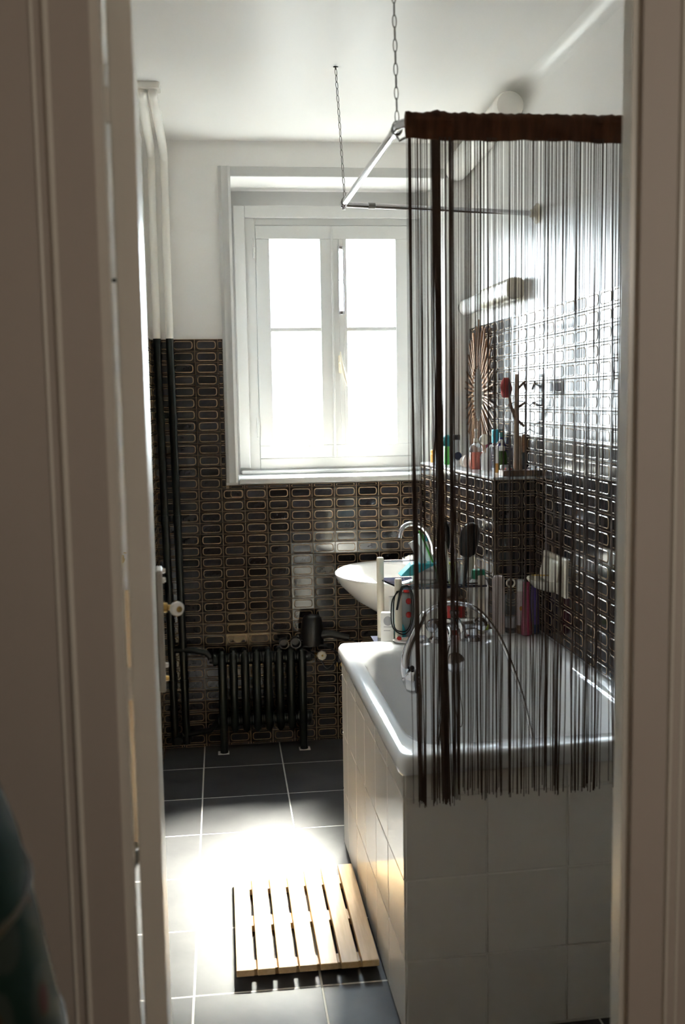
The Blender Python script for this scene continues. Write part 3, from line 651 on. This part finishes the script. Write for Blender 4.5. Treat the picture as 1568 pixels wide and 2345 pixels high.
m = MB(); m.lathe((.965, 4.12, LT), [(.016, 0), (.018, .003), (.018, .022), (.016, .024)], 18); m.build('body', CERAM, t)
m = MB(); m.lathe((.968, 4.128, LT + .041), [(.016, -.004), (.0165, 0), (.0165, .008), (.014, .010)], 20, axis=(-.1, -.97, .2)); m.build('lid', NAVY, t)
t = thing('seashell', 'pale knobbly seashell in front of the pink soap bottle', 'shell', (.975, 4.02, LT), 'toiletries on the stone ledge')
m = MB(); pr = [(.003, -.04), (.012, -.028), (.010, -.024), (.020, -.012), (.017, -.008), (.027, .004), (.024, .010), (.026, .022), (.014, .036), (.004, .042)]
m.lathe((.975, 4.035, LT + .0255), pr, 14, axis=(.35, -.9, .12), sx=1, sy=.9); m.build('whorl', SKIN, t, angle=25)
m = MB(); m.lathe((.992, 3.995, LT + .022), [(.004, -.02), (.014, -.01), (.018, .004), (.010, .02)], 10, axis=(.2, -.5, .8)); m.build('lip', SKIN, t)
t = vessel('soap_bottle', 'clear pump bottle half full of salmon pink soap', 'bottle', .995, 3.93, LT, [('liquid', SALMON, [(.022, 0), (.0255, .004), (.0255, .066), (.024, .068)], 20), ('bottle', CLEARP, [(.0262, .066), (.0262, .080), (.022, .094), (.010, .102), (.009, .110)], 20), ('pump', CREAM, [(.010, .108), (.010, .120), (.004, .122), (.004, .148), (.007, .149), (.006, .158)], 12)])
t = thing('cup', 'white cup with a slanted rim right of the soap bottle', 'cup', (1.015, 3.86, LT), 'toiletries on the stone ledge')
m = MB(); n = 20; c = Vector((1.015, 3.86, LT)); lo, hi, inn, bot = [], [], [], []
for k in range(n):
    a = 2 * PI * k / n; r = .022; d = Vector((math.cos(a), math.sin(a), 0)); hgt = .075 + .024 * d.x
    lo.append(c + d * .018); hi.append(c + d * r + Vector((0, 0, hgt))); inn.append(c + d * .0195 + Vector((0, 0, hgt - .001))); bot.append(c + d * .015 + Vector((0, 0, .01)))
m.loft([lo, hi, inn, bot]); m.build('cup_body', CERAM, t)
t = thing('powder_brush', 'round cream powder puff standing in the slanted cup', 'brush', (1.017, 3.86, LT + .011), 'toiletries on the stone ledge')
m = MB(); m.ball((1.012, 3.865, LT + .118), .021); m.build('puff', CREAM, t)
m = MB(); m.tube([(1.016, 3.861, LT + .0115), (1.013, 3.864, LT + .105)], .003, 8); m.build('handle', LWOOD, t)
t = thing('tube', 'magenta tube standing behind the slanted cup', 'tube', (1.07, 4.03, LT), 'toiletries on the stone ledge')
m = MB(); m.lathe((1.07, 4.03, LT), [(.013, 0), (.013, .018)], 14); m.build('cap', MAGENTA, t)
m = MB(); m.loft([[(1.07 + a * math.cos(2 * PI * k / 14), 4.03 + b * math.sin(2 * PI * k / 14), LT + z) for k in range(14)] for a, b, z in ((.013, .013, .018), (.015, .014, .03), (.015, .008, .08), (.015, .002, .098))]); m.build('body', MAGENTA, t)
t = thing('tube', 'slim white and orange tube left of the walnut base', 'tube', (1.02, 3.72, LT), 'toiletries on the stone ledge')
m = MB(); m.lathe((1.02, 3.72, LT), [(.0078, 0), (.0078, .035)], 12); m.build('label_band', ORANGE, t)
m = MB(); m.lathe((1.02, 3.72, LT), [(.0076, .035), (.0076, .088), (.005, .091), (.005, .1)], 12); m.build('body', WHITEP, t)
t = vessel('pump_bottle', 'dark green glass bottle with a white pump dispenser', 'bottle', 1.062, 3.80, LT, [('body', DGREEN, [(.020, .0), (.0225, .003), (.0225, .058), (.018, .072), (.011, .078)], 20), ('pump_collar', WHITEP, [(.0125, .077), (.0125, .094), (.004, .096), (.004, .115)], 14)])
m = MB(); m.tube([(1.062, 3.80, LT + .114), (1.056, 3.788, LT + .116), (1.036, 3.765, LT + .108)], [.006, .006, .0035], 8); m.build('pump_spout', WHITEP, t)
vessel('tin', 'flat tin with a silver screw lid at the foot of the green bottle', 'tin', 1.063, 3.742, LT, [('body', WALNUT, [(.021, 0), (.022, .002), (.022, .012)], 22), ('lid', STEEL, [(.0235, .012), (.0235, .024), (.022, .026)], 22)])
vessel('bottle', 'cobalt blue bottle behind the wooden jewellery stand', 'bottle', 1.080, 3.868, LT, [('body', BLUE, [(.014, 0), (.016, .003), (.016, .095), (.010, .118), (.008, .125)], 18), ('cap', TEAL, [(.0095, .125), (.0095, .143)], 14)])
vessel('bottle', 'turquoise capped bottle against the wall behind the green pump bottle', 'bottle', 1.083, 3.97, LT, [('body', CLEARP, [(.014, 0), (.016, .003), (.016, .09), (.010, .1)], 18), ('cap', CYAN, [(.015, .1), (.015, .15), (.012, .153)], 16)])
vessel('bottle', 'grey bottle with a white cap right of the jewellery stand', 'bottle', 1.089, 3.66, LT + .0, [('body', GREYP, [(.0115, 0), (.0125, .003), (.0125, .045)], 14), ('cap', WHITEP, [(.0125, .045), (.0125, .068), (.011, .07)], 14)])
js = thing('jewellery_stand', 'wooden jewellery tree on a walnut block at the ledge end', 'jewellery stand', (1.05, 3.57, LT))
m = MB(); m.box(.992, 3.525, LT, 1.099, 3.585, LT + .020); m.build('base', WALNUT, js, bevel=.002)
m = MB(); m.box(.990, 3.5245, LT + .001, .9925, 3.5855, LT + .019); m.build('base_end', LWOOD, js)
m = MB(); m.tube([(1.048, 3.56, LT + .02), (1.048, 3.56, 1.40), (1.05, 3.56, 1.60)], [.0105, .0095, .0075], 12); m.build('post', LWOOD, js)
m = MB(); m.tube([(1.066, 3.568, LT + .02), (1.064, 3.568, 1.38)], [.005, .0045], 10); m.build('rod', LWOOD, js)
for p, q in (((1.049, 3.56, 1.545), (1.080, 3.56, 1.575)), ((1.049, 3.56, 1.48), (1.083, 3.565, 1.50)), ((1.049, 3.56, 1.43), (1.030, 3.55, 1.47)), ((1.030, 3.55, 1.47), (1.012, 3.545, 1.545)), ((1.049, 3.56, 1.44), (1.078, 3.565, 1.415)), ((1.075, 3.565, 1.57), (1.085, 3.56, 1.545)), ((1.048, 3.56, 1.46), (1.018, 3.56, 1.495))):
    m = MB(); m.tube([p, q], [.005, .004], 8); m.build('peg', DWOOD, js)
t = tag(MB().tube([(1.056 + .056 * math.cos(a), 3.553, 1.447 + .058 * math.sin(a)) for a in [2 * PI * k / 36 for k in range(37)]], .0014, 6).build('hoop_earring', STEEL), 'large thin metal hoop hanging on the jewellery stand', 'hoop')
m = MB(); loops = []
for i in range(9):
    tt = i / 8; zz = 1.518 + .07 * tt; rr = .020 * (math.sin(PI * (.12 + .8 * tt))) ** .6
    loops.append([(1.006 + rr * (1 + .12 * math.sin(5 * a + i)) * math.cos(a), 3.545 + rr * (1 + .12 * math.sin(4 * a - i)) * math.sin(a), zz) for a in [2 * PI * k / 18 for k in range(18)]])
m.loft(loops); tag(m.build('hair_scrunchie', REDF, angle=70), 'dark red fabric puff hung on the jewellery stand', 'hair accessory')
t = thing('bracelet', 'bead bracelet lying on the walnut base of the jewellery stand', 'bracelet', (1.015, 3.545, LT + .02))
for k in range(12):
    a = 2 * PI * k / 12; m = MB(); m.ball((1.022 + .014 * math.cos(a), 3.552 + .012 * math.sin(a), LT + .0245), .0045, 8); m.build('bead', [REDF, GREYP, CREAM][k % 3], t)
t = thing('hair_brush', 'dark brush standing bristles up right of the hoop', 'brush', (1.088, 3.60, LT))
m = MB(); m.tube([(1.088, 3.602, LT), (1.088, 3.602, LT + .08)], .005, 8); m.build('handle', BLACKP, t)
m = MB(); m.lathe((1.088, 3.602, LT + .08), [(.005, 0), (.010, .012), (.0105, .055), (.005, .065)], 12); m.build('brush_head', WALNUT, t)

# ------------------------------------------------------------------ washbasin
wb = thing('washbasin', 'white oval washbasin against the tiled ledge', 'washbasin', (.70, 4.05, .60))
m = MB(); cx, cy = .70, 4.035
def sl(ax, ay, z, dx=0, n=32):
    out = []
    for k in range(n):
        a = 2 * PI * k / n; c = math.cos(a); x = ax * c if c < 0 else min(ax * c, .185)
        out.append((cx + dx + x, cy + ay * math.sin(a), z))
    return out
ZS = .825
m.loft([sl(.07, .10, ZS - .20, .08), sl(.13, .15, ZS - .175, .06), sl(.20, .22, ZS - .11, .025), sl(.245, .27, ZS - .045, .005), sl(.258, .288, ZS - .012), sl(.258, .288, ZS - .002), sl(.252, .282, ZS + .003), sl(.225, .255, ZS - .002), sl(.212, .240, ZS - .012), sl(.17, .19, ZS - .075, .0), sl(.09, .10, ZS - .115, 0), sl(.02, .02, ZS - .120, 0)])
m.build('basin', CERAM, wb, angle=60)
m = MB(); m.lathe((.80, 4.035, 0), [(.10, 0), (.085, .05), (.075, .40), (.095, .64)], 20, sx=.8); m.build('pedestal', CERAM, wb)
m = MB(); m.lathe((.70, 4.035, ZS - .1195), [(.022, 0), (.020, .004), (.006, .005)], 16); m.build('drain', CHROME, wb)
bt = thing('basin_tap', 'chrome swan neck tap over the washbasin', 'tap', (.838, 4.0, ZS))
m = MB(); m.lathe((.838, 4.0, ZS), [(.026, 0), (.026, .006), (.018, .012), (.017, .06), (.012, .066)], 18); m.build('body', CHROME, bt)
m = MB(); m.tube(smooth_path([(.838, 4.0, ZS + .06), (.828, 4.0, .95), (.795, 4.0, 1.005), (.75, 4.0, 1.022), (.715, 4.0, 1.010), (.699, 4.0, .978)]), .0095, 12); m.tube([(.700, 4.0, .984), (.697, 4.0, .968)], .0115, 12); m.build('spout', CHROME, bt)
m = MB(); m.tube([(.838, 4.0, ZS + .065), (.842, 4.0, ZS + .085), (.87, 4.0, ZS + .105)], [.012, .010, .005], 10); m.build('lever', CHROME, bt)
t = thing('hair_band', 'white ring lying in the front of the washbasin', 'ring', (.53, 4.0, .765)); m = MB()
m.tube([(.555 + .045 * math.cos(a), 4.02 + .02 * math.sin(a) * 1.6, .772 + .028 * math.sin(a)) for a in [2 * PI * k / 24 for k in range(25)]], .0085, 8); m.build('ring_body', CERAM, t)
m = MB(); m.tube([(.63, 4.0, .742), (.66, 4.03, .740), (.70, 4.01, .738)], [.010, .013, .010], 8); tag(m.build('wash_mitt', TERRY), 'small crumpled white cloth in the washbasin bowl', 'cloth')
t = thing('soap_dish', 'grey soap dish with a cream soap at the back of the washbasin', 'soap dish', (.80, 4.20, ZS))
m = MB(); m.lathe((.792, 4.20, ZS), [(.03, 0), (.042, .004), (.044, .028), (.041, .028), (.038, .008)], 20, sx=1.1); m.build('dish', GREYP, t)
m = MB(); m.lathe((.792, 4.20, ZS + .008), [(.02, 0), (.034, .006), (.035, .02), (.02, .03)], 18, sx=1.05); tag(m.build('soap_bar', CREAM), 'cream bar of soap in the grey dish', 'soap')

# ------------------------------------------------------------------ shelf unit
sh = thing('shelf_unit', 'small shelf unit with white posts and smoked glass between bath and basin', 'shelf', (.62, 3.5, 0))
for x, y, z0, z1 in ((.592, 3.425, 0, .905), (.557, 3.60, 0, .953), (.885, 3.43, .699, .905), (.885, 3.58, .62, .953)):
    m = MB(); m.lathe((x, y, 0), [(.0125, z0), (.013, z0 + .01), (.013, z1 - .004), (.011, z1)], 18); m.build('post', CREAM if x < .7 else CREAM, sh)
m = MB(); m.hexa([(.603, 3.407), (.90, 3.407), (.90, 3.605), (.552, 3.628)], .868, .874); o = m.build('glass_shelf', SMOKE, sh); o['label'] = 'upper smoked glass shelf'
m = MB(); m.hexa([(.522, 3.412), (.72, 3.412), (.72, 3.60), (.522, 3.622)], .655, .661); m.build('glass_shelf', SMOKE, sh)
m = MB(); m.tube([(.557, 3.60, .940), (.885, 3.58, .940)], .0032, 8); m.build('rail', CHROME, sh)
m = MB(); m.tube([(.592, 3.425, .878), (.885, 3.43, .878)], .0028, 8); m.build('rail', CHROME, sh)
UZ = .874
t = thing('tissue_packet', 'turquoise and white soft packet leaning on the upper glass shelf', 'packet', (.67, 3.5, UZ))
m = MB(); m.hexa([(.612, 3.47), (.73, 3.47), (.73, 3.53), (.612, 3.53)], UZ, UZ + .012, [(.655, 3.475), (.735, 3.475), (.735, 3.52), (.655, 3.52)]); m.hexa([(.655, 3.475), (.735, 3.475), (.735, 3.52), (.655, 3.52)], UZ + .012, UZ + .045); m.build('packet_body', WHITEP, t, bevel=.006)
m = MB(); m.hexa([(.608, 3.468), (.655, 3.473), (.655, 3.522), (.608, 3.532)], UZ + .030, UZ + .034, [(.650, 3.468), (.742, 3.468), (.742, 3.525), (.650, 3.525)])
m.v = [(x, y, z + (.038 if i >= 4 else 0)) for i, (x, y, z) in enumerate(m.v)]; m.build('packet_flap', CYAN, t, bevel=.003)
t = thing('beaker', 'dark beaker of brushes at the end of the upper glass shelf', 'beaker', (.745, 3.50, UZ))
m = MB(); m.lathe((.765, 3.50, UZ), [(.022, 0), (.026, .003), (.028, .085), (.026, .085), (.022, .006)], 20); m.build('beaker_wall', CLEARP, t)
def stick(name, label, cat, p, q, r, head=None, mats=(WHITEP, WHITEP)):
    t = thing(name, label, cat, p, 'brushes and tubes on the glass shelf')
    m = MB(); m.tube([p, q], r, 8); m.build('handle', mats[0], t)
    if head:
        p, q = Vector(p), Vector(q); d = (q - p).normalized(); m = MB(); m.lathe(q, head, 14, axis=d, sy=.55); m.build('brush_head', mats[1], t)
    return t
def ctube(label, p, q):
    t = thing('cream_tube', label, 'tube', p, 'brushes and tubes on the glass shelf'); p, q = Vector(p), Vector(q); d = q - p
    m = MB(); u = Vector((.7, -.2, .6)).normalized(); w = d.normalized().cross(u).normalized(); u = w.cross(d.normalized())
    m.loft([[p + d * s_ + u * a * math.cos(2 * PI * k / 14) + w * b * math.sin(2 * PI * k / 14) for k in range(14)] for a, b, s_ in ((.004, .004, 0), (.012, .012, .03), (.013, .010, .5), (.016, .002, 1))]); m.build('tube_body', WHITEP, t)
ctube('white flattened tube tip leaning left above the turquoise packet', (.725, 3.50, UZ + .012), (.655, 3.49, 1.024))
ctube('second white flattened tube beside the leaning one', (.742, 3.535, UZ + .014), (.680, 3.530, 1.042))
stick('toothbrush', 'green toothbrush standing by the white tubes', 'toothbrush', (.752, 3.49, UZ + .012), (.693, 3.50, 1.035), .0035, [(.004, 0), (.006, .004), (.006, .022), (.004, .026)], (GREEN, GREEN))
stick('toothbrush', 'white toothbrush right of the green one', 'toothbrush', (.755, 3.50, UZ + .012), (.708, 3.505, 1.02), .0035, [(.004, 0), (.006, .004), (.006, .022), (.004, .026)], (WHITEP, CYAN))
stick('hair_brush', 'black oval hairbrush left in the beaker', 'brush', (.772, 3.495, UZ + .010), (.768, 3.49, .985), .006, [(.006, 0), (.020, .012), (.026, .045), (.022, .085), (.008, .105)], (BLACKP, BLACKP))
stick('hair_brush', 'large black paddle brush against the ledge tiles', 'brush', (.845, 3.515, UZ), (.856, 3.515, .955), .008, [(.008, 0), (.026, .010), (.034, .045), (.036, .09), (.024, .118), (.008, .126)], (BLACKP, BLACKP))
stick('comb', 'pale comb standing between the two black brushes', 'comb', (.786, 3.48, UZ + .012), (.766, 3.48, 1.04), .0055, None, (WHITEP, WHITEP))
t = stick('tube', 'lime green tube in front of the beaker brushes', 'tube', (.792, 3.47, UZ), (.792, 3.47, UZ + .075), .012, None, (LIME, LIME))
vessel('tumbler', 'clear glass tumbler at the front of the upper shelf', 'glass', .80, 3.44, UZ, [('glass_wall', CLEARP, [(.022, 0), (.025, .003), (.028, .07), (.026, .07), (.022, .006)], 20)], 'brushes and tubes on the glass shelf')
LZ2 = .661
t = thing('carton', 'white carton with a grey disc print behind the bath rim', 'box', (.556, 3.44, LZ2))
m = MB(); m.hexa([(.531, 3.436), (.574, 3.425), (.582, 3.452), (.539, 3.463)], LZ2, .785); m.build('carton_body', WHITEP, t, bevel=.001)
m = MB(); m.prism([(.0145 * math.cos(2 * PI * k / 20), .0165 * math.sin(2 * PI * k / 20)) for k in range(20)], lambda u, v, tt: (.555 + u, 3.4298 - .256 * u - tt, .757 + v), .0, .0012); m.build('disc_print', GREYP, t)
for zz, l in ((.735, .03), (.722, .022)):
    m = MB(); m.prism([(0, 0), (l, 0), (l, .002), (0, .002)], lambda u, v, tt: (.541 + u, 3.4334 - .256 * u - tt, zz + v), 0, .0008); m.build('print_line', GREYP, t)
t = thing('pouch', 'turquoise pouch between the carton and the near white post', 'pouch', (.580, 3.478, LZ2))
m = MB(); m.loft([[(.598 + a * math.cos(2 * PI * k / 16), 3.458 + b * math.sin(2 * PI * k / 16), LZ2 + z) for k in range(16)] for a, b, z in ((.018, .012, 0), (.026, .016, .01), (.026, .014, .05), (.016, .010, .075), (.008, .004, .08))]); m.build('pouch_body', CYAN, t)
t = vessel('lotion_bottle', 'grey white bottle with red dots behind the near white post', 'bottle', .634, 3.48, LZ2, [('body', DIMW, [(.022, 0), (.024, .003), (.024, .175), (.018, .185)], 18), ('cap', RED, [(.014, .185), (.015, .190), (.015, .212), (.012, .214)], 16)], 'bottles on the lower shelf')
for zz in (.770, .818):
    m = MB(); m.lathe((.634, 3.4565, zz), [(.011, 0), (.0105, .002), (.004, .003)], 14, axis=(0, -1, 0)); m.build('red_dot', RED, t)
t = vessel('tube', 'white tube standing left of the near white post', 'tube', .586, 3.515, LZ2, [('body', WHITEP, [(.006, 0), (.010, .01), (.012, .12), (.014, .165)], 14, 1, .5)], 'bottles on the lower shelf')
for x, z, r in ((.583, .7085, .0085), (.625, .7085, .007)):
    m = MB(); m.ball((x, 3.365, z), r); tag(m.build('red_bead', RED), 'shiny red bead left of the near post foot' if x < .6 else 'shiny red bead right of the near post foot', 'bead', 'red beads by the near post')
vessel('red_box', 'red round tin on the bath deck under the glass shelf', 'tin', .80, 3.45, .699, [('body', REDF, [(.03, 0), (.031, .003), (.031, .10)], 20), ('lid', WALNUT, [(.032, .10), (.032, .125), (.03, .127)], 20)], 'bottles on the bath deck')
m = MB()
for dx, zt, zb, w in ((0, .878, .725, .026), (.006, .872, .715, .034)):
    m.tube(smooth_path([(.592 - .4 * w + dx, 3.405, .80), (.600 + dx, 3.402, .880), (.628 + dx, 3.404, .868), (.634 + dx, 3.402, .79), (.622 + dx, 3.400, .735), (.596 + dx, 3.398, zb), (.572 - dx, 3.400, .745), (.572 - dx, 3.402, .83), (.585 + dx, 3.405, .866)]), .0022, 6)
cb_ = tag(m.build('cable', BLACKP), 'thin black cable looped over the near white post', 'cable')
t = thing('foot_dish', 'white oval soap dish on the bath rim at the near post', 'dish', (.612, 3.345, .7015))
m = MB(); m.lathe((.612, 3.345, .7012), [(.035, 0), (.050, .002), (.056, .008), (.052, .009), (.040, .004), (.030, .004)], 26, sx=1.0, sy=.62); m.build('dish_bowl', CERAM, t)
m = MB(); m.lathe((.618, 3.347, .7055), [(.012, 0), (.026, .002), (.028, .006), (.016, .009)], 18, sy=.6); m.build('dish_rack', CREAM, t)

# ------------------------------------------------------------------ bottles on the bath deck
DZK = .699; G = 'bottles on the bath deck'
t = vessel('shampoo_bottle', 'large white shampoo bottle with an emerald green cap', 'bottle', .880, 3.448, DZK, [('body', WHITEP, [(.032, 0), (.036, .004), (.037, .02), (.034, .09), (.037, .16), (.030, .185), (.020, .192)], 22, 1, .6), ('cap', EGREEN, [(.024, .192), (.025, .195), (.025, .222), (.022, .224)], 20, 1, .75), ('label_band', LIME, [(.0375, .010), (.0378, .022), (.0368, .030)], 22, 1, .6)], G)
for dx, dz, rr in ((.004, .115, .013), (.006, .150, .010), (.0, .085, .009)):
    m = MB(); m.lathe((.880 + dx, 3.4265, DZK + dz), [(rr, 0), (rr * .9, .0015)], 14, axis=(0, -1, 0)); m.build('label_leaf', GREEN, t)
vessel('spray_can', 'pale mauve can right of the shampoo bottle', 'can', .945, 3.42, DZK, [('body', MAUVE, [(.021, 0), (.022, .003), (.022, .165)], 20), ('cap', MAUVE, [(.021, .165), (.021, .195), (.017, .203), (.006, .206)], 20)], G)
t = vessel('bottle', 'transparent bottle with a ring shaped lid next to the mauve can', 'bottle', .990, 3.425, DZK, [('body', CLEARP, [(.018, 0), (.020, .003), (.020, .13), (.012, .145)], 18), ('neck', CLEARP, [(.010, .145), (.010, .158)], 14), ('label_band', GREYP, [(.0205, .02), (.0205, .055)], 18)], G)
m = MB(); m.tube([(.990 + .014 * math.cos(a), 3.425, DZK + .176 + .014 * math.sin(a)) for a in [2 * PI * k / 20 for k in range(21)]], .0035, 8); m.build('ring_lid', CREAM, t)
t = vessel('bottle', 'slim bottle with a white cap and orange spot left of the pink one', 'bottle', 1.020, 3.41, DZK, [('body', MAUVE, [(.011, 0), (.013, .003), (.013, .15)], 16), ('cap', WHITEP, [(.0125, .15), (.0125, .188), (.010, .190)], 16), ('base_band', WALNUT, [(.0134, .0), (.0136, .03), (.0134, .03)], 16)], G)
m = MB(); m.lathe((1.020, 3.3975, DZK + .09), [(.008, 0), (.007, .002)], 12, axis=(0, -1, 0)); m.build('orange_spot', ORANGE, t)
vessel('shower_gel', 'tapering pink bottle standing in front of the purple one', 'bottle', 1.028, 3.365, .7000, [('body', PINKB, [(.012, 0), (.019, .004), (.0195, .03), (.016, .08), (.012, .15), (.012, .18)], 20, 1, .8), ('cap', PINKB, [(.0112, .18), (.0112, .188), (.009, .190)], 16)], G)
vessel('shower_gel', 'purple bottle tapering upward nearest the right wall', 'bottle', 1.064, 3.39, .700, [('cap', NAVY, [(.015, 0), (.020, .003), (.020, .035)], 20, 1, .85), ('body', PURPLE, [(.0195, .035), (.018, .08), (.013, .15), (.010, .185), (.006, .188)], 20, 1, .85)], G)
# wall soap holder
sp = thing('soap_holder', 'cream ceramic soap holder fixed on the right wall tiles', 'soap holder', (1.09, 3.25, .90))
m = MB(); m.prism(rrect(3.135, .870, 3.365, .998, .006), lambda u, v, t: (t, u, v), 1.086, 1.099); m.build('back_plate', CREAM, sp, bevel=.003)
m = MB(); ring0 = []; 
def hl_(f, z):  # half ellipse projecting from the plate
    return [(1.088 - .092 * f * math.sin(PI * k / 12), 3.25 - .088 * f * math.cos(PI * k / 12), z) for k in range(13)]
m.loft([hl_(.35, .876), hl_(.75, .890), hl_(.98, .914), hl_(1.0, .920), hl_(.92, .920), hl_(.75, .905), hl_(.3, .897)]); m.build('shell_tray', CREAM, sp)
m = MB(); m.prism([(3.17, .912), (3.33, .912), (3.33, .985), (3.17, .985)], lambda u, v, t: (t - (.02 if v < .95 else 0), u, v), 1.076, 1.088); m.build('hood', CREAM, sp, bevel=.008)
m = MB(); m.tube([(1.005, 3.235, .935), (1.045, 3.23, .933), (1.08, 3.225, .932)], .003, 6); m.build('drip_bar', BRASS, sp)

# ------------------------------------------------------------------ hair dryer, brushes on radiator
RT = .451
hd_ = thing('hair_dryer', 'black hair dryer with a big diffuser standing on the radiator', 'hair dryer', (.37, 4.37, RT))
m = MB(); m.lathe((.372, 4.372, RT + .003), [(.030, 0), (.050, .004), (.051, .02), (.049, .08), (.043, .118), (.034, .130), (.030, .133), (.028, .128)], 26); m.build('diffuser', BLACKP, hd_)
m = MB(); m.lathe((.372, 4.372, RT + .127), [(.027, 0), (.027, .003), (.022, .005)], 22); o = m.build('intake_grille', RUBBER, hd_)
m = MB(); m.tube([(.40, 4.36, RT + .05), (.45, 4.352, RT + .055), (.53, 4.345, RT + .035)], [.022, .017, .014], 12); m.build('handle', BLACKP, hd_)
m = MB(); m.tube(smooth_path([(.53, 4.345, RT + .035), (.56, 4.34, .46), (.50, 4.335, .42), (.44, 4.36, .35), (.40, 4.37, .395), (.33, 4.34, .452), (.36, 4.33, .458), (.42, 4.335, .458), (.47, 4.34, .43), (.486, 4.34, .415)]), .0036, 6); m.build('power_cord', BLACKP, hd_)
m = MB(); m.lathe((.486, 4.34, .415), [(.006, 0), (.013, -.012), (.015, -.030), (.009, -.036)], 14); pg = m.build('plug', BLACKP, hd_)
for dx in (-.009, .009):
    m = MB(); m.tube([(.486 + dx, 4.34, .38), (.486 + dx, 4.34, .362)], .0022, 8); m.build('plug_pin', BRASS, pg)
for x, lab in ((.247, 'black ring nozzle lying left on top of the radiator'), (.297, 'black toothed nozzle lying between ring nozzle and hair dryer')):
    t = thing('dryer_nozzle', lab, 'nozzle', (x, 4.355, RT), 'hair dryer attachments'); r = .021 if x < .27 else .023
    m = MB(); m.lathe((x, 4.385, RT + r + .001), [(r * .8, 0), (r, .01), (r, .055), (r * .84, .055), (r * .7, .02)], 20, axis=(0, -1, 0)); m.build('nozzle_ring', BLACKP, t)
    if x > .27:
        for k in range(9):
            a = PI * k / 8; m = MB(); m.tube([(x + r * .92 * math.cos(a), 4.345, RT + r + r * .92 * math.sin(a)), (x + r * 1.25 * math.cos(a), 4.335, RT + r + .001 + r * 1.3 * math.sin(a))], [.003, .002], 6); m.build('tooth', BLACKP, t)

# ------------------------------------------------------------------ duckboard
dkb = thing('duckboard', 'pale birch slatted duckboard lying on the floor beside the bath', 'duckboard', (.197, 2.83, 0))
for i in range(7):
    x0 = .001 + .0552 * i; m = MB(); m.box(x0, 2.541 + random.uniform(-.001, .001), .0225, x0 + .0465, 3.115, .0405); m.build('slat', BIRCH, dkb, bevel=.0018)
for y0, y1 in ((2.575, 2.620), (2.802, 2.860), (3.022, 3.08)):
    m = MB(); m.box(.004, y0, .004, .375, y1, .0225); m.build('batten', BIRCH, dkb, bevel=.001)
for x in (.03, .365):
    for y in (2.597, 3.05):
        m = MB(); m.lathe((x, y, 0), [(.010, 0), (.011, .004)], 12); m.build('rubber_foot', RUBBER, dkb)

# ------------------------------------------------------------------ cloths behind the door, vase in the hall
def cloth(name, label, x0, x1, y, z0, z1, mt, amp, seed, hem=0.0):
    random.seed(seed); m = MB(); nx, nz = 22, 14; loops = []
    ph = random.uniform(0, 6)
    for k in range(nz + 1):
        t = k / nz; row = []
        for side in (0, 1):
            for i in range(nx + 1):
                u = i / nx if side == 0 else 1 - i / nx
                x = (x0 + x1) / 2 + (u - .5) * (x1 - x0) * (.55 + .45 * t ** .6); f = amp * (math.sin(u * 17 + ph + t) + .5 * math.sin(u * 31 - t * 2)) * (.3 + .7 * t)
                row.append((x, y - abs(amp) * 1.6 + f + (.006 if side else 0), z1 + (z0 + hem * (u - .5) - z1) * t))
        loops.append(row)
    m.loft(loops); return tag(m.build(name, mt, angle=70), label, 'towel')
cloth('bath_towel', 'white terry towel hanging behind the open door', -.41, -.252, 3.47, .30, 1.02, TERRY, .014, 3, .05)
cloth('bath_robe', 'beige cotton cloth hanging below the white towel behind the door', -.42, -.250, 3.44, .03, .90, BEIGEC, .012, 4, -.06)
t = thing('towel_hook', 'brass wall hook holding the cloths behind the door', 'hook', (-.335, 3.5, .95)); m = MB(); m.tube([(-.335, 3.499, 1.0), (-.335, 3.40, 1.0), (-.335, 3.395, 1.02)], [.006, .006, .008], 8); m.build('hook_arm', BRASS, t)
m = MB(); m.lathe((-.335, 3.499, 1.0), [(.016, 0), (.014, .004)], 14, axis=(0, -1, 0)); m.build('hook_plate', BRASS, t)
vz = thing('floor_vase', 'tall dark green vase with gold and red painted ornament in the hall', 'vase', (-.425, .95, 0))
m = MB(); m.lathe((-.425, .95, 0), [(.13, 0), (.14, .02), (.20, .25), (.262, .60), (.266, .72), (.256, .90), (.240, 1.0), (.222, 1.10), (.19, 1.20), (.12, 1.29), (.08, 1.33), (.075, 1.40), (.11, 1.45), (.10, 1.45), (.06, 1.38)], 40); m.build('vase_body', VASE, vz)
for z, r in ((.90, .2565), (1.06, .231)):
    m = MB(); m.tube([(-.425 + r * math.cos(a), .95 + r * math.sin(a), z) for a in [2 * PI * k / 40 for k in range(41)]], .003, 6); m.build('gold_band', OLDGOLD, vz)
